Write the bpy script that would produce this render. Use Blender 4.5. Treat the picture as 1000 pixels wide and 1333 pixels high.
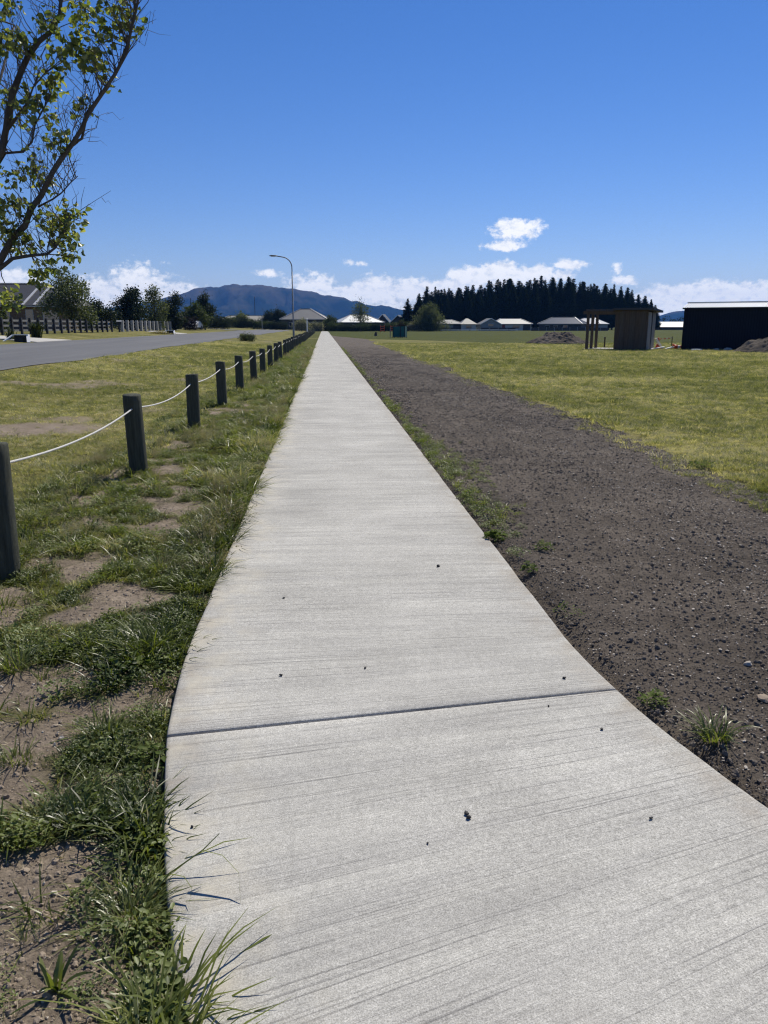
import bpy, bmesh, math, random
import numpy as np
from mathutils import Vector, Matrix, Euler

R = math.radians
rng = np.random.default_rng(7)
random.seed(7)
scene = bpy.context.scene
for o in list(bpy.data.objects):
    bpy.data.objects.remove(o)

# ------------------------------------------------------------------ camera
cam_d = bpy.data.cameras.new('camera')
cam_d.sensor_fit = 'HORIZONTAL'
cam_d.sensor_width = 36.0
cam_d.lens = 36.04
cam_d.clip_start = 0.05
cam_d.clip_end = 30000
cam = bpy.data.objects.new('camera', cam_d)
scene.collection.objects.link(cam)
cam.location = (0, 0, 1.6)
cam.rotation_euler = (R(90 - 13.618), 0, R(-4.358))
scene.camera = cam

# ------------------------------------------------------------------ sun and sky
SUN_AZ, SUN_EL = R(31), R(51)
sun_dir = Vector((math.sin(SUN_AZ) * math.cos(SUN_EL), math.cos(SUN_AZ) * math.cos(SUN_EL), math.sin(SUN_EL)))
sl = bpy.data.lights.new('sun', 'SUN')
sl.energy = 5.0
sl.angle = R(0.53)
sl.color = (1.0, 0.945, 0.825)
sun = bpy.data.objects.new('sun', sl)
scene.collection.objects.link(sun)
sun.rotation_euler = sun_dir.to_track_quat('Z', 'Y').to_euler()

world = bpy.data.worlds.new('World')
scene.world = world
world.use_nodes = True


def nodes_of(tree):
    tree.nodes.clear()

    def N(t, **kw):
        n = tree.nodes.new(t)
        for k, v in kw.items():
            setattr(n, k, v)
        return n

    def L(a, b):
        tree.links.new(a, b)
    return N, L


def build_world():
    t = world.node_tree
    N, L = nodes_of(t)

    def put(sock, v):
        if isinstance(v, (int, float)):
            sock.default_value = v
        else:
            L(v, sock)

    def M(op, a, b=None, c=None, clamp=False):
        n = N('ShaderNodeMath', operation=op, use_clamp=clamp)
        for i, v in enumerate((a, b, c)):
            if v is not None:
                put(n.inputs[i], v)
        return n.outputs[0]
    sky = N('ShaderNodeTexSky', sky_type='NISHITA')
    sky.sun_disc = False
    sky.sun_elevation = SUN_EL
    sky.sun_rotation = SUN_AZ
    sky.altitude = 150
    sky.air_density = 1.0
    sky.dust_density = 0.0
    sky.ozone_density = 4.0
    hs = N('ShaderNodeHueSaturation')
    hs.inputs['Hue'].default_value = 0.5
    hs.inputs['Saturation'].default_value = 1.25
    hs.inputs['Value'].default_value = 1.0
    L(sky.outputs[0], hs.inputs['Color'])
    gm = N('ShaderNodeMixRGB', blend_type='MULTIPLY')      # the phone's white balance
    gm.inputs[0].default_value = 1.0
    gm.inputs[2].default_value = (1.13, 1.06, 1.34, 1)
    L(hs.outputs[0], gm.inputs[1])
    tc = N('ShaderNodeTexCoord')
    sx = N('ShaderNodeSeparateXYZ')
    L(tc.outputs['Generated'], sx.inputs[0])
    az = M('DEGREES', M('ARCTAN2', sx.outputs[0], sx.outputs[1]))
    el = M('DEGREES', M('ARCSINE', sx.outputs[2]))
    P = N('ShaderNodeCombineXYZ')
    L(az, P.inputs[0])
    L(el, P.inputs[1])
    # cumulus heaps along the horizon: azimuth, elevation, half width, half height in degrees
    puffs = [(-20.3, 2.3, 2.8, 1.25), (-17.6, 1.9, 2.6, 1.05), (-15.2, 2.15, 2.2, 1.1), (-12.6, 2.55, 2.5, 1.5), (-10.4, 2.0, 2.2, 1.1),
             (-0.6, 2.4, 2.2, 1.25), (1.6, 2.0, 2.2, 1.0), (3.8, 2.3, 2.5, 1.15), (6.6, 2.3, 2.5, 1.05),
             (10.6, 3.3, 2.0, 0.85), (12.6, 3.55, 2.3, 0.9), (15.1, 3.45, 2.3, 0.75), (17.2, 4.1, 1.9, 0.45), (9.0, 2.5, 2.0, 0.9),
             (13.6, 6.5, 2.0, 0.75), (12.55, 5.42, 2.2, 0.45), (1.9, 4.4, 0.8, 0.45), (2.75, 4.3, 0.8, 0.45), (20.5, 3.9, 0.75, 0.7),
             (21.0, 2.95, 1.3, 0.42), (23.5, 1.75, 2.4, 0.95), (25.9, 1.95, 2.6, 0.95), (28.8, 1.95, 2.8, 0.9), (31.2, 1.9, 2.8, 0.9),
             (-3.9, 3.6, 1.4, 0.35)]
    f = None
    for (a, e, w, h) in puffs:
        s1 = N('ShaderNodeVectorMath', operation='SUBTRACT')
        L(P.outputs[0], s1.inputs[0])
        s1.inputs[1].default_value = (a, e, 0)
        s2 = N('ShaderNodeVectorMath', operation='MULTIPLY')
        L(s1.outputs[0], s2.inputs[0])
        s2.inputs[1].default_value = (0.88 / w, 0.84 / h, 0)
        ln = N('ShaderNodeVectorMath', operation='LENGTH')
        L(s2.outputs[0], ln.inputs[0])
        v = M('SUBTRACT', 0.62 if w < 1.1 else (0.80 if h < 0.7 else 1.0), ln.outputs['Value'])
        f = v if f is None else M('MAXIMUM', f, v)

    def noise(scale, detail, rough, sxyz, off=0.0, dist=0.0):
        mp = N('ShaderNodeMapping')
        mp.inputs['Scale'].default_value = sxyz
        mp.inputs['Location'].default_value = (off, off * 0.7, off * 0.3)
        L(tc.outputs['Generated'], mp.inputs[0])
        n = N('ShaderNodeTexNoise')
        n.inputs['Scale'].default_value = scale
        n.inputs['Detail'].default_value = detail
        n.inputs['Roughness'].default_value = rough
        n.inputs['Distortion'].default_value = dist
        L(mp.outputs[0], n.inputs['Vector'])
        return n.outputs['Fac']
    n1 = noise(95.0, 7.0, 0.62, (1, 1, 1.35))
    n0 = noise(30.0, 3.0, 0.5, (1, 1, 1.3), 9.0)
    n2 = noise(9.0, 3.0, 0.5, (1, 1, 0.8), 5.0)
    nb = noise(85.0, 5.0, 0.6, (1, 1, 1.6), 2.0)
    # a low bank of cumulus goes on all round the horizon, thinner and thicker by turns
    band = M('SUBTRACT', 0.62, M('MULTIPLY', M('ABSOLUTE', M('SUBTRACT', el, 1.0)), 0.40))
    band = M('ADD', band, M('MULTIPLY', M('SUBTRACT', n2, 0.5), 1.5))
    f = M('MAXIMUM', f, M('MINIMUM', band, 0.55))
    f = M('ADD', f, M('MULTIPLY', M('SUBTRACT', n1, 0.5), 1.45))
    f = M('ADD', f, M('MULTIPLY', M('SUBTRACT', n0, 0.5), 0.9))
    mr = N('ShaderNodeMapRange', interpolation_type='SMOOTHSTEP')
    L(f, mr.inputs['Value'])
    mr.inputs['From Min'].default_value = 0.04
    mr.inputs['From Max'].default_value = 0.50
    mr.inputs['To Max'].default_value = 0.97
    ms = N('ShaderNodeMapRange', interpolation_type='SMOOTHSTEP')
    L(M('ADD', M('MULTIPLY', nb, 1.0), M('MULTIPLY', f, 0.16)), ms.inputs['Value'])
    ms.inputs['From Min'].default_value = 0.34
    ms.inputs['From Max'].default_value = 0.66
    cc = N('ShaderNodeMixRGB')
    cc.inputs[1].default_value = (11.0, 11.8, 13.0, 1)
    cc.inputs[2].default_value = (15.6, 15.6, 15.6, 1)
    L(ms.outputs[0], cc.inputs[0])
    mx = N('ShaderNodeMixRGB')
    L(mr.outputs[0], mx.inputs[0])
    L(gm.outputs[0], mx.inputs[1])
    L(cc.outputs[0], mx.inputs[2])
    bg = N('ShaderNodeBackground')
    bg.inputs['Strength'].default_value = 0.067
    L(mx.outputs[0], bg.inputs['Color'])
    out = N('ShaderNodeOutputWorld')
    L(bg.outputs[0], out.inputs['Surface'])


build_world()
world.cycles.sampling_method = 'MANUAL'
world.cycles.sample_map_resolution = 512

# ------------------------------------------------------------------ exposure and renderer
vs = scene.view_settings
vs.view_transform = 'Standard'
vs.look = 'None'
vs.exposure = 0.12
vs.gamma = 1.0
vs.use_curve_mapping = False
scene.render.engine = 'CYCLES'
cy = scene.cycles
cy.max_bounces = 5
cy.diffuse_bounces = 3
cy.glossy_bounces = 2
cy.transmission_bounces = 3
cy.transparent_max_bounces = 6
cy.volume_bounces = 0
cy.use_denoising = True
cy.denoising_prefilter = 'NONE'
cy.denoising_input_passes = 'RGB_ALBEDO'
cy.use_adaptive_sampling = True
cy.adaptive_threshold = 0.012
cy.pixel_filter_type = 'BLACKMAN_HARRIS'
cy.filter_width = 1.2
cy.sample_clamp_indirect = 3.0
cy.caustics_reflective = False
cy.caustics_refractive = False


# ------------------------------------------------------------------ helpers
def perm_noise(seed):
    r = np.random.default_rng(seed)
    g = r.uniform(-1, 1, (256, 256))

    def f(x, y):
        xi = np.floor(x).astype(int)
        yi = np.floor(y).astype(int)
        fx = x - xi
        fy = y - yi
        u = fx * fx * (3 - 2 * fx)
        v = fy * fy * (3 - 2 * fy)
        a = g[xi % 256, yi % 256]
        b = g[(xi + 1) % 256, yi % 256]
        c = g[xi % 256, (yi + 1) % 256]
        d = g[(xi + 1) % 256, (yi + 1) % 256]
        return (a * (1 - u) + b * u) * (1 - v) + (c * (1 - u) + d * u) * v
    return f


_n = [perm_noise(s) for s in range(8)]


def fbm(x, y, oct=4, seed=0, rough=0.5):
    x = np.asarray(x, float)
    y = np.asarray(y, float)
    s = np.zeros(np.broadcast(x, y).shape)
    a = 1.0
    tot = 0
    for i in range(oct):
        s = s + a * _n[(seed + i) % 8](x * 2 ** i + 17.3 * i, y * 2 ** i + 9.1 * i)
        tot += a
        a *= rough
    return s / tot


def sstep(a, b, x):
    t = np.clip((np.asarray(x, float) - a) / (b - a), 0, 1)
    return t * t * (3 - 2 * t)


class MB:
    """collects vertices and faces of ONE mesh"""

    def __init__(self):
        self.v = []
        self.f = []

    def add(self, vs, fs):
        o = len(self.v)
        self.v.extend([tuple(p) for p in vs])
        self.f.extend([tuple(i + o for i in f) for f in fs])
        return self

    def box(self, c, s, rz=0.0, m=None):
        x, y, z = s[0] / 2, s[1] / 2, s[2] / 2
        vs = [Vector((a * x, b * y, d * z)) for d in (-1, 1) for b in (-1, 1) for a in (-1, 1)]
        rot = m if m is not None else Matrix.Rotation(rz, 3, 'Z')
        vs = [rot @ p + Vector(c) for p in vs]
        return self.add(vs, [(0, 2, 3, 1), (4, 5, 7, 6), (0, 1, 5, 4), (2, 6, 7, 3), (0, 4, 6, 2), (1, 3, 7, 5)])

    def beam(self, a, b, w, h):
        a = Vector(a)
        b = Vector(b)
        d = b - a
        q = d.to_track_quat('X', 'Z').to_matrix()
        return self.box((a + b) / 2, (d.length, w, h), m=q)

    def tube(self, pts, rad, n=6, cap=True):
        pts = [Vector(p) for p in pts]
        if isinstance(rad, (int, float)):
            rad = [rad] * len(pts)
        o = len(self.v)
        ref = Vector((0.31, 0.2, 0.93))
        for i, p in enumerate(pts):
            d = (pts[min(i + 1, len(pts) - 1)] - pts[max(i - 1, 0)]).normalized()
            s = d.cross(ref)
            if s.length < 1e-3:
                s = d.cross(Vector((1, 0, 0)))
            s.normalize()
            t = s.cross(d)
            for k in range(n):
                a = 2 * math.pi * k / n
                self.v.append(tuple(p + (s * math.cos(a) + t * math.sin(a)) * rad[i]))
        for i in range(len(pts) - 1):
            for k in range(n):
                a = o + i * n + k
                b = o + i * n + (k + 1) % n
                self.f.append((a, b, b + n, a + n))
        if cap:
            self.f.append(tuple(o + k for k in reversed(range(n))))
            e = o + (len(pts) - 1) * n
            self.f.append(tuple(e + k for k in range(n)))
        return self

    def build(self, name, mat, parent=None, smooth=False, loc=None):
        me = bpy.data.meshes.new(name)
        me.from_pydata(self.v, [], self.f)
        me.update()
        if smooth:
            me.polygons.foreach_set('use_smooth', [True] * len(me.polygons))
        return link(name, me, mat, parent, loc)


def link(name, me, mat, parent=None, loc=None):
    o = bpy.data.objects.new(name, me)
    if mat is not None and len(me.materials) == 0:
        me.materials.append(mat)
    scene.collection.objects.link(o)
    if parent is not None:
        o.parent = parent
    if loc is not None:
        o.location = loc
    return o


def np_mesh(name, V, F):
    """fast mesh from numpy arrays; F is (n,3) or (n,4)"""
    me = bpy.data.meshes.new(name)
    V = np.asarray(V, np.float32)
    F = np.asarray(F, np.int32)
    k = F.shape[1]
    me.vertices.add(len(V))
    me.vertices.foreach_set('co', V.ravel())
    me.loops.add(F.size)
    me.loops.foreach_set('vertex_index', F.ravel())
    me.polygons.add(len(F))
    me.polygons.foreach_set('loop_start', np.arange(0, F.size, k, dtype=np.int32))
    me.polygons.foreach_set('loop_total', np.full(len(F), k, np.int32))
    me.update(calc_edges=True)
    return me


def grid_mesh(name, X, Y, Z):
    """X, Y, Z are (ny, nx) arrays"""
    ny, nx = X.shape
    V = np.stack([X, Y, Z], -1).reshape(-1, 3)
    i = np.arange(ny * nx).reshape(ny, nx)
    F = np.stack([i[:-1, :-1], i[:-1, 1:], i[1:, 1:], i[1:, :-1]], -1).reshape(-1, 4)
    me = np_mesh(name, V, F)
    me.polygons.foreach_set('use_smooth', [True] * len(me.polygons))
    return me


def empty(name, loc=(0, 0, 0), rz=0.0):
    o = bpy.data.objects.new(name, None)
    o.empty_display_size = 0.3
    scene.collection.objects.link(o)
    o.location = loc
    o.rotation_euler = (0, 0, rz)
    return o


def tag(o, label=None, cat=None, group=None, kind=None):
    if label:
        o['label'] = label
    if cat:
        o['category'] = cat
    if group:
        o['group'] = group
    if kind:
        o['kind'] = kind
    return o


ORD = ['first', 'second', 'third', 'fourth', 'fifth', 'sixth', 'seventh', 'eighth', 'ninth', 'tenth', 'eleventh', 'twelfth', 'thirteenth',
       'fourteenth', 'fifteenth', 'sixteenth', 'seventeenth', 'eighteenth', 'nineteenth', 'twentieth', 'twenty-first', 'twenty-second',
       'twenty-third', 'twenty-fourth', 'twenty-fifth', 'twenty-sixth', 'twenty-seventh', 'twenty-eighth', 'twenty-ninth', 'thirtieth',
       'thirty-first', 'thirty-second', 'thirty-third', 'thirty-fourth', 'thirty-fifth', 'thirty-sixth', 'thirty-seventh', 'thirty-eighth',
       'thirty-ninth', 'fortieth', 'forty-first', 'forty-second', 'forty-third', 'forty-fourth', 'forty-fifth', 'forty-sixth', 'forty-seventh',
       'forty-eighth', 'forty-ninth', 'fiftieth', 'fifty-first', 'fifty-second', 'fifty-third', 'fifty-fourth']


# ------------------------------------------------------------------ materials
def new_mat(name):
    m = bpy.data.materials.new(name)
    m.use_nodes = True
    N, L = nodes_of(m.node_tree)
    out = N('ShaderNodeOutputMaterial')
    return m, N, L, out


def ramp(N, L, fac, stops):
    r = N('ShaderNodeValToRGB')
    els = r.color_ramp.elements
    while len(els) < len(stops):
        els.new(0.5)
    for e, (p, c) in zip(els, stops):
        e.position = p
        e.color = (*c, 1)
    L(fac, r.inputs[0])
    return r.outputs[0]


def noise_tex(N, L, vec, scale, detail=4, rough=0.55, dist=0.0):
    n = N('ShaderNodeTexNoise')
    n.inputs['Scale'].default_value = scale
    n.inputs['Detail'].default_value = detail
    n.inputs['Roughness'].default_value = rough
    n.inputs['Distortion'].default_value = dist
    if vec is not None:
        L(vec, n.inputs['Vector'])
    return n.outputs['Fac']


def mapped(N, L, vec, scale):
    m = N('ShaderNodeMapping')
    m.inputs['Scale'].default_value = scale
    L(vec, m.inputs[0])
    return m.outputs[0]


def mixc(N, L, fac, a, b, mode='MIX'):
    m = N('ShaderNodeMixRGB', blend_type=mode)
    for s, v in ((m.inputs[0], fac), (m.inputs[1], a), (m.inputs[2], b)):
        if isinstance(v, (int, float)):
            s.default_value = v
        elif isinstance(v, tuple):
            s.default_value = (*v, 1) if len(v) == 3 else v
        else:
            L(v, s)
    return m.outputs[0]


def plain(name, col, rough=0.6, var=0.25, scale=3.0, stretch=(1, 1, 1), bump=0.0, bscale=30.0, metal=0.0, spec=0.5):
    """a painted / wooden / metal surface with uneven colour and fine relief"""
    m, N, L, out = new_mat(name)
    tc = N('ShaderNodeTexCoord')
    v = mapped(N, L, tc.outputs['Object'], stretch)
    n = noise_tex(N, L, v, scale, 6, 0.6)
    c = ramp(N, L, n, [(0.25, tuple(x * (1 - var) for x in col)), (0.75, tuple(min(1, x * (1 + var)) for x in col))])
    p = N('ShaderNodeBsdfPrincipled')
    L(c, p.inputs['Base Color'])
    p.inputs['Roughness'].default_value = rough
    p.inputs['Metallic'].default_value = metal
    p.inputs['Specular IOR Level'].default_value = spec
    if bump:
        b = N('ShaderNodeBump')
        b.inputs['Strength'].default_value = bump
        b.inputs['Distance'].default_value = 0.02
        L(noise_tex(N, L, v, bscale, 5, 0.6), b.inputs['Height'])
        L(b.outputs[0], p.inputs['Normal'])
    L(p.outputs[0], out.inputs['Surface'])
    return m


def leaf_mat(name, dark, light, trans=0.45, rough=0.5, island=True, tipcol=None, gloss=0.025):
    """foliage: diffuse + light through the leaf + slight gloss; colour varies leaf by leaf"""
    m, N, L, out = new_mat(name)
    if island:
        g = N('ShaderNodeNewGeometry')
        fac = g.outputs['Random Per Island']
    else:
        a = N('ShaderNodeAttribute', attribute_type='INSTANCER', attribute_name='tint')
        g = N('ShaderNodeNewGeometry')
        ad = N('ShaderNodeMath', operation='MULTIPLY_ADD', use_clamp=True)
        L(g.outputs['Random Per Island'], ad.inputs[0])
        ad.inputs[1].default_value = 0.45
        sb = N('ShaderNodeMath', operation='SUBTRACT')
        L(a.outputs['Fac'], sb.inputs[0])
        sb.inputs[1].default_value = 0.22
        L(sb.outputs[0], ad.inputs[2])
        fac = ad.outputs[0]
    stops = [(0.0, dark), (0.7, light)]
    if tipcol:
        stops = [(0.0, dark), (0.62, light), (1.0, tipcol)]
    c = ramp(N, L, fac, stops)
    d = N('ShaderNodeBsdfDiffuse')
    L(c, d.inputs[0])
    tr = N('ShaderNodeBsdfTranslucent')
    tcol = mixc(N, L, 1.0, c, (1.25, 1.3, 0.55), 'MULTIPLY')
    L(tcol, tr.inputs[0])
    mx = N('ShaderNodeMixShader')
    mx.inputs[0].default_value = trans
    L(d.outputs[0], mx.inputs[1])
    L(tr.outputs[0], mx.inputs[2])
    gl = N('ShaderNodeBsdfGlossy')
    gl.inputs['Roughness'].default_value = rough
    gl.inputs['Color'].default_value = (1, 1, 1, 1)
    m2 = N('ShaderNodeMixShader')
    m2.inputs[0].default_value = gloss
    L(mx.outputs[0], m2.inputs[1])
    L(gl.outputs[0], m2.inputs[2])
    L(m2.outputs[0], out.inputs['Surface'])
    return m


def ground_material():
    m, N, L, out = new_mat('ground')
    geo = N('ShaderNodeNewGeometry')
    pos = geo.outputs['Position']
    asoil = N('ShaderNodeAttribute', attribute_name='soil').outputs['Fac']
    agreen = N('ShaderNodeAttribute', attribute_name='green').outputs['Fac']
    big = noise_tex(N, L, pos, 0.16, 4, 0.6)
    mid = noise_tex(N, L, mapped(N, L, pos, (1, 1, 1)), 0.9, 6, 0.65)
    fine = noise_tex(N, L, pos, 22.0, 6, 0.75)
    straw = noise_tex(N, L, mapped(N, L, pos, (1, 0.5, 1)), 3.2, 7, 0.75)
    dry = ramp(N, L, mid, [(0.25, (0.10, 0.112, 0.028)), (0.45, (0.17, 0.16, 0.05)), (0.62, (0.25, 0.215, 0.085)), (0.8, (0.32, 0.275, 0.14))])
    lush = ramp(N, L, mid, [(0.3, (0.038, 0.050, 0.004)), (0.7, (0.066, 0.074, 0.008))])
    g1 = mixc(N, L, agreen, dry, lush)
    g1 = mixc(N, L, ramp(N, L, big, [(0.42, (0, 0, 0)), (0.62, (0.4, 0.4, 0.4))]), g1, (0.075, 0.085, 0.016))
    g1 = mixc(N, L, 0.75, g1, ramp(N, L, straw, [(0.32, (0.42, 0.43, 0.40)), (0.68, (1.5, 1.48, 1.45))]), 'MULTIPLY')
    soil = ramp(N, L, noise_tex(N, L, pos, 3.0, 8, 0.7), [(0.3, (0.18, 0.143, 0.106)), (0.55, (0.28, 0.226, 0.170)), (0.75, (0.38, 0.315, 0.245))])
    soil = mixc(N, L, 0.9, soil, ramp(N, L, noise_tex(N, L, pos, 60.0, 6, 0.8), [(0.3, (0.55, 0.55, 0.55)), (0.7, (1.3, 1.3, 1.3))]), 'MULTIPLY')
    col = mixc(N, L, asoil, g1, soil)
    col = mixc(N, L, 0.6, col, ramp(N, L, fine, [(0.3, (0.5, 0.5, 0.5)), (0.7, (1.4, 1.4, 1.4))]), 'MULTIPLY')
    p = N('ShaderNodeBsdfPrincipled')
    L(col, p.inputs['Base Color'])
    p.inputs['Roughness'].default_value = 0.95
    p.inputs['Specular IOR Level'].default_value = 0.1
    b = N('ShaderNodeBump')
    b.inputs['Strength'].default_value = 0.9
    b.inputs['Distance'].default_value = 0.03
    L(noise_tex(N, L, pos, 28.0, 8, 0.75), b.inputs['Height'])
    L(b.outputs[0], p.inputs['Normal'])
    L(p.outputs[0], out.inputs['Surface'])
    return m


def tilled_soil_material(name='tilled_soil', k=1.0):
    m, N, L, out = new_mat(name)
    geo = N('ShaderNodeNewGeometry')
    pos = geo.outputs['Position']
    a = noise_tex(N, L, pos, 1.1, 6, 0.65)
    col = ramp(N, L, a, [(0.3, (0.078 * k, 0.065 * k, 0.053 * k)), (0.55, (0.112 * k, 0.094 * k, 0.077 * k)), (0.75, (0.17 * k, 0.145 * k, 0.119 * k))])
    # tyre and rake streaks running along the strip
    st = noise_tex(N, L, mapped(N, L, pos, (5.0, 0.35, 1)), 1.6, 5, 0.6)
    col = mixc(N, L, 0.7, col, ramp(N, L, st, [(0.3, (0.75, 0.75, 0.75)), (0.7, (1.28, 1.27, 1.25))]), 'MULTIPLY')
    f = noise_tex(N, L, pos, 70.0, 8, 0.8)
    col = mixc(N, L, 0.95, col, ramp(N, L, f, [(0.28, (0.4, 0.4, 0.4)), (0.72, (1.6, 1.58, 1.55))]), 'MULTIPLY')
    v = N('ShaderNodeTexVoronoi')
    v.inputs['Scale'].default_value = 26.0
    L(pos, v.inputs['Vector'])
    fleck = N('ShaderNodeMath', operation='LESS_THAN')
    L(v.outputs['Distance'], fleck.inputs[0])
    fleck.inputs[1].default_value = 0.1
    sp = N('ShaderNodeSeparateColor')
    L(v.outputs['Color'], sp.inputs[0])
    g = N('ShaderNodeMath', operation='GREATER_THAN')
    L(sp.outputs[0], g.inputs[0])
    g.inputs[1].default_value = 0.72
    fl = N('ShaderNodeMath', operation='MULTIPLY')
    L(fleck.outputs[0], fl.inputs[0])
    L(g.outputs[0], fl.inputs[1])
    col = mixc(N, L, fl.outputs[0], col, (0.30, 0.26, 0.21))
    p = N('ShaderNodeBsdfPrincipled')
    L(col, p.inputs['Base Color'])
    p.inputs['Roughness'].default_value = 0.95
    p.inputs['Specular IOR Level'].default_value = 0.15
    b = N('ShaderNodeBump')
    b.inputs['Strength'].default_value = 1.0
    b.inputs['Distance'].default_value = 0.025
    L(noise_tex(N, L, pos, 34.0, 8, 0.72), b.inputs['Height'])
    L(b.outputs[0], p.inputs['Normal'])
    L(p.outputs[0], out.inputs['Surface'])
    return m


def concrete_material():
    m, N, L, out = new_mat('broomed_concrete')
    uv = N('ShaderNodeUVMap', uv_map='path').outputs[0]
    geo = N('ShaderNodeNewGeometry')
    pos = geo.outputs['Position']
    # the broom wavers a little from stroke to stroke
    sx = N('ShaderNodeSeparateXYZ')
    L(uv, sx.inputs[0])
    wob = noise_tex(N, L, mapped(N, L, uv, (0.9, 0.35, 1)), 1.4, 3, 0.5)
    w2 = N('ShaderNodeMath', operation='MULTIPLY_ADD')
    L(wob, w2.inputs[0])
    w2.inputs[1].default_value = 0.03
    L(sx.outputs[1], w2.inputs[2])
    cv = N('ShaderNodeCombineXYZ')
    L(sx.outputs[0], cv.inputs[0])
    L(w2.outputs[0], cv.inputs[1])
    broom = noise_tex(N, L, mapped(N, L, cv.outputs[0], (0.7, 120.0, 1)), 1.0, 4, 0.75)
    band = noise_tex(N, L, mapped(N, L, cv.outputs[0], (0.8, 9.0, 1)), 1.0, 5, 0.65)
    far = noise_tex(N, L, mapped(N, L, uv, (0.5, 0.9, 1)), 1.3, 6, 0.65)
    blot = noise_tex(N, L, pos, 1.3, 6, 0.65)
    speck = noise_tex(N, L, pos, 210.0, 3, 0.9)
    col = ramp(N, L, blot, [(0.3, (0.415, 0.402, 0.368)), (0.7, (0.525, 0.510, 0.468))])
    bm_ = ramp(N, L, noise_tex(N, L, mapped(N, L, uv, (0.7, 1.1, 1)), 1.7, 4, 0.6), [(0.32, (0.25, 0.25, 0.25)), (0.68, (1, 1, 1))])
    col = mixc(N, L, bm_, col, ramp(N, L, broom, [(0.33, (0.78, 0.78, 0.79)), (0.6, (1.08, 1.08, 1.07))]), 'MULTIPLY')
    col = mixc(N, L, 1.0, col, ramp(N, L, band, [(0.3, (0.88, 0.88, 0.89)), (0.7, (1.09, 1.09, 1.08))]), 'MULTIPLY')
    col = mixc(N, L, 1.0, col, ramp(N, L, far, [(0.3, (0.86, 0.86, 0.86)), (0.7, (1.09, 1.09, 1.09))]), 'MULTIPLY')
    col = mixc(N, L, 1.0, col, ramp(N, L, speck, [(0.36, (0.58, 0.58, 0.57)), (0.64, (1.30, 1.30, 1.30))]), 'MULTIPLY')
    for sc2, lo, hi in ((75.0, 0.86, 1.12), (28.0, 0.90, 1.09)):
        gt = noise_tex(N, L, pos, sc2, 3, 0.8)
        col = mixc(N, L, 1.0, col, ramp(N, L, gt, [(0.35, (lo, lo, lo)), (0.65, (hi, hi, hi))]), 'MULTIPLY')
    # separate deeper broom scores, thin and long
    sc_ = noise_tex(N, L, mapped(N, L, cv.outputs[0], (0.8, 120.0, 1)), 1.0, 3, 0.5)
    col = mixc(N, L, 1.0, col, ramp(N, L, sc_, [(0.31, (0.66, 0.66, 0.67)), (0.41, (1.0, 1.0, 1.0))]), 'MULTIPLY')
    # soil dust trodden and washed over both edges, and odd dark stains
    ab = N('ShaderNodeMath', operation='ABSOLUTE')
    L(sx.outputs[0], ab.inputs[0])
    de = N('ShaderNodeMapRange')
    L(ab.outputs[0], de.inputs['Value'])
    de.inputs['From Min'].default_value = 0.80
    de.inputs['From Max'].default_value = 1.0
    dm = N('ShaderNodeMath', operation='MULTIPLY', use_clamp=True)
    L(de.outputs[0], dm.inputs[0])
    L(ramp(N, L, noise_tex(N, L, pos, 7.0, 7, 0.7), [(0.42, (0, 0, 0)), (0.72, (0.9, 0.9, 0.9))]), dm.inputs[1])
    col = mixc(N, L, dm.outputs[0], col, (0.27, 0.225, 0.17))
    stain = ramp(N, L, noise_tex(N, L, pos, 2.3, 5, 0.6, 0.6), [(0.60, (0, 0, 0)), (0.78, (0.35, 0.35, 0.35))])
    col = mixc(N, L, stain, col, (0.27, 0.255, 0.23))
    # buff cement stain along the left edge
    ed = N('ShaderNodeMapRange')
    L(sx.outputs[0], ed.inputs['Value'])
    ed.inputs['From Min'].default_value = -0.98
    ed.inputs['From Max'].default_value = -0.6
    ed.inputs['To Min'].default_value = 1.0
    ed.inputs['To Max'].default_value = 0.0
    es = N('ShaderNodeMath', operation='MULTIPLY', use_clamp=True)
    L(ed.outputs[0], es.inputs[0])
    L(ramp(N, L, noise_tex(N, L, pos, 5.0, 5, 0.6), [(0.45, (0, 0, 0)), (0.7, (0.8, 0.8, 0.8))]), es.inputs[1])
    col = mixc(N, L, es.outputs[0], col, (0.56, 0.51, 0.40))
    p = N('ShaderNodeBsdfPrincipled')
    L(col, p.inputs['Base Color'])
    p.inputs['Roughness'].default_value = 0.9
    p.inputs['Specular IOR Level'].default_value = 0.04
    b = N('ShaderNodeBump')
    b.inputs['Strength'].default_value = 0.55
    b.inputs['Distance'].default_value = 0.004
    L(broom, b.inputs['Height'])
    b2 = N('ShaderNodeBump')
    b2.inputs['Strength'].default_value = 0.35
    b2.inputs['Distance'].default_value = 0.003
    L(speck, b2.inputs['Height'])
    L(b.outputs[0], b2.inputs['Normal'])
    L(b2.outputs[0], p.inputs['Normal'])
    L(p.outputs[0], out.inputs['Surface'])
    return m


def asphalt_material():
    m, N, L, out = new_mat('chip_seal')
    geo = N('ShaderNodeNewGeometry')
    pos = geo.outputs['Position']
    a = noise_tex(N, L, mapped(N, L, pos, (0.8, 0.06, 1)), 1.0, 5, 0.6)
    col = ramp(N, L, a, [(0.3, (0.095, 0.095, 0.098)), (0.7, (0.135, 0.134, 0.133))])
    f = noise_tex(N, L, pos, 9.0, 8, 0.8)
    col = mixc(N, L, 0.9, col, ramp(N, L, f, [(0.3, (0.72, 0.72, 0.72)), (0.7, (1.25, 1.25, 1.25))]), 'MULTIPLY')
    p = N('ShaderNodeBsdfPrincipled')
    L(col, p.inputs['Base Color'])
    p.inputs['Roughness'].default_value = 0.85
    p.inputs['Specular IOR Level'].default_value = 0.3
    L(p.outputs[0], out.inputs['Surface'])
    return m


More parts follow.
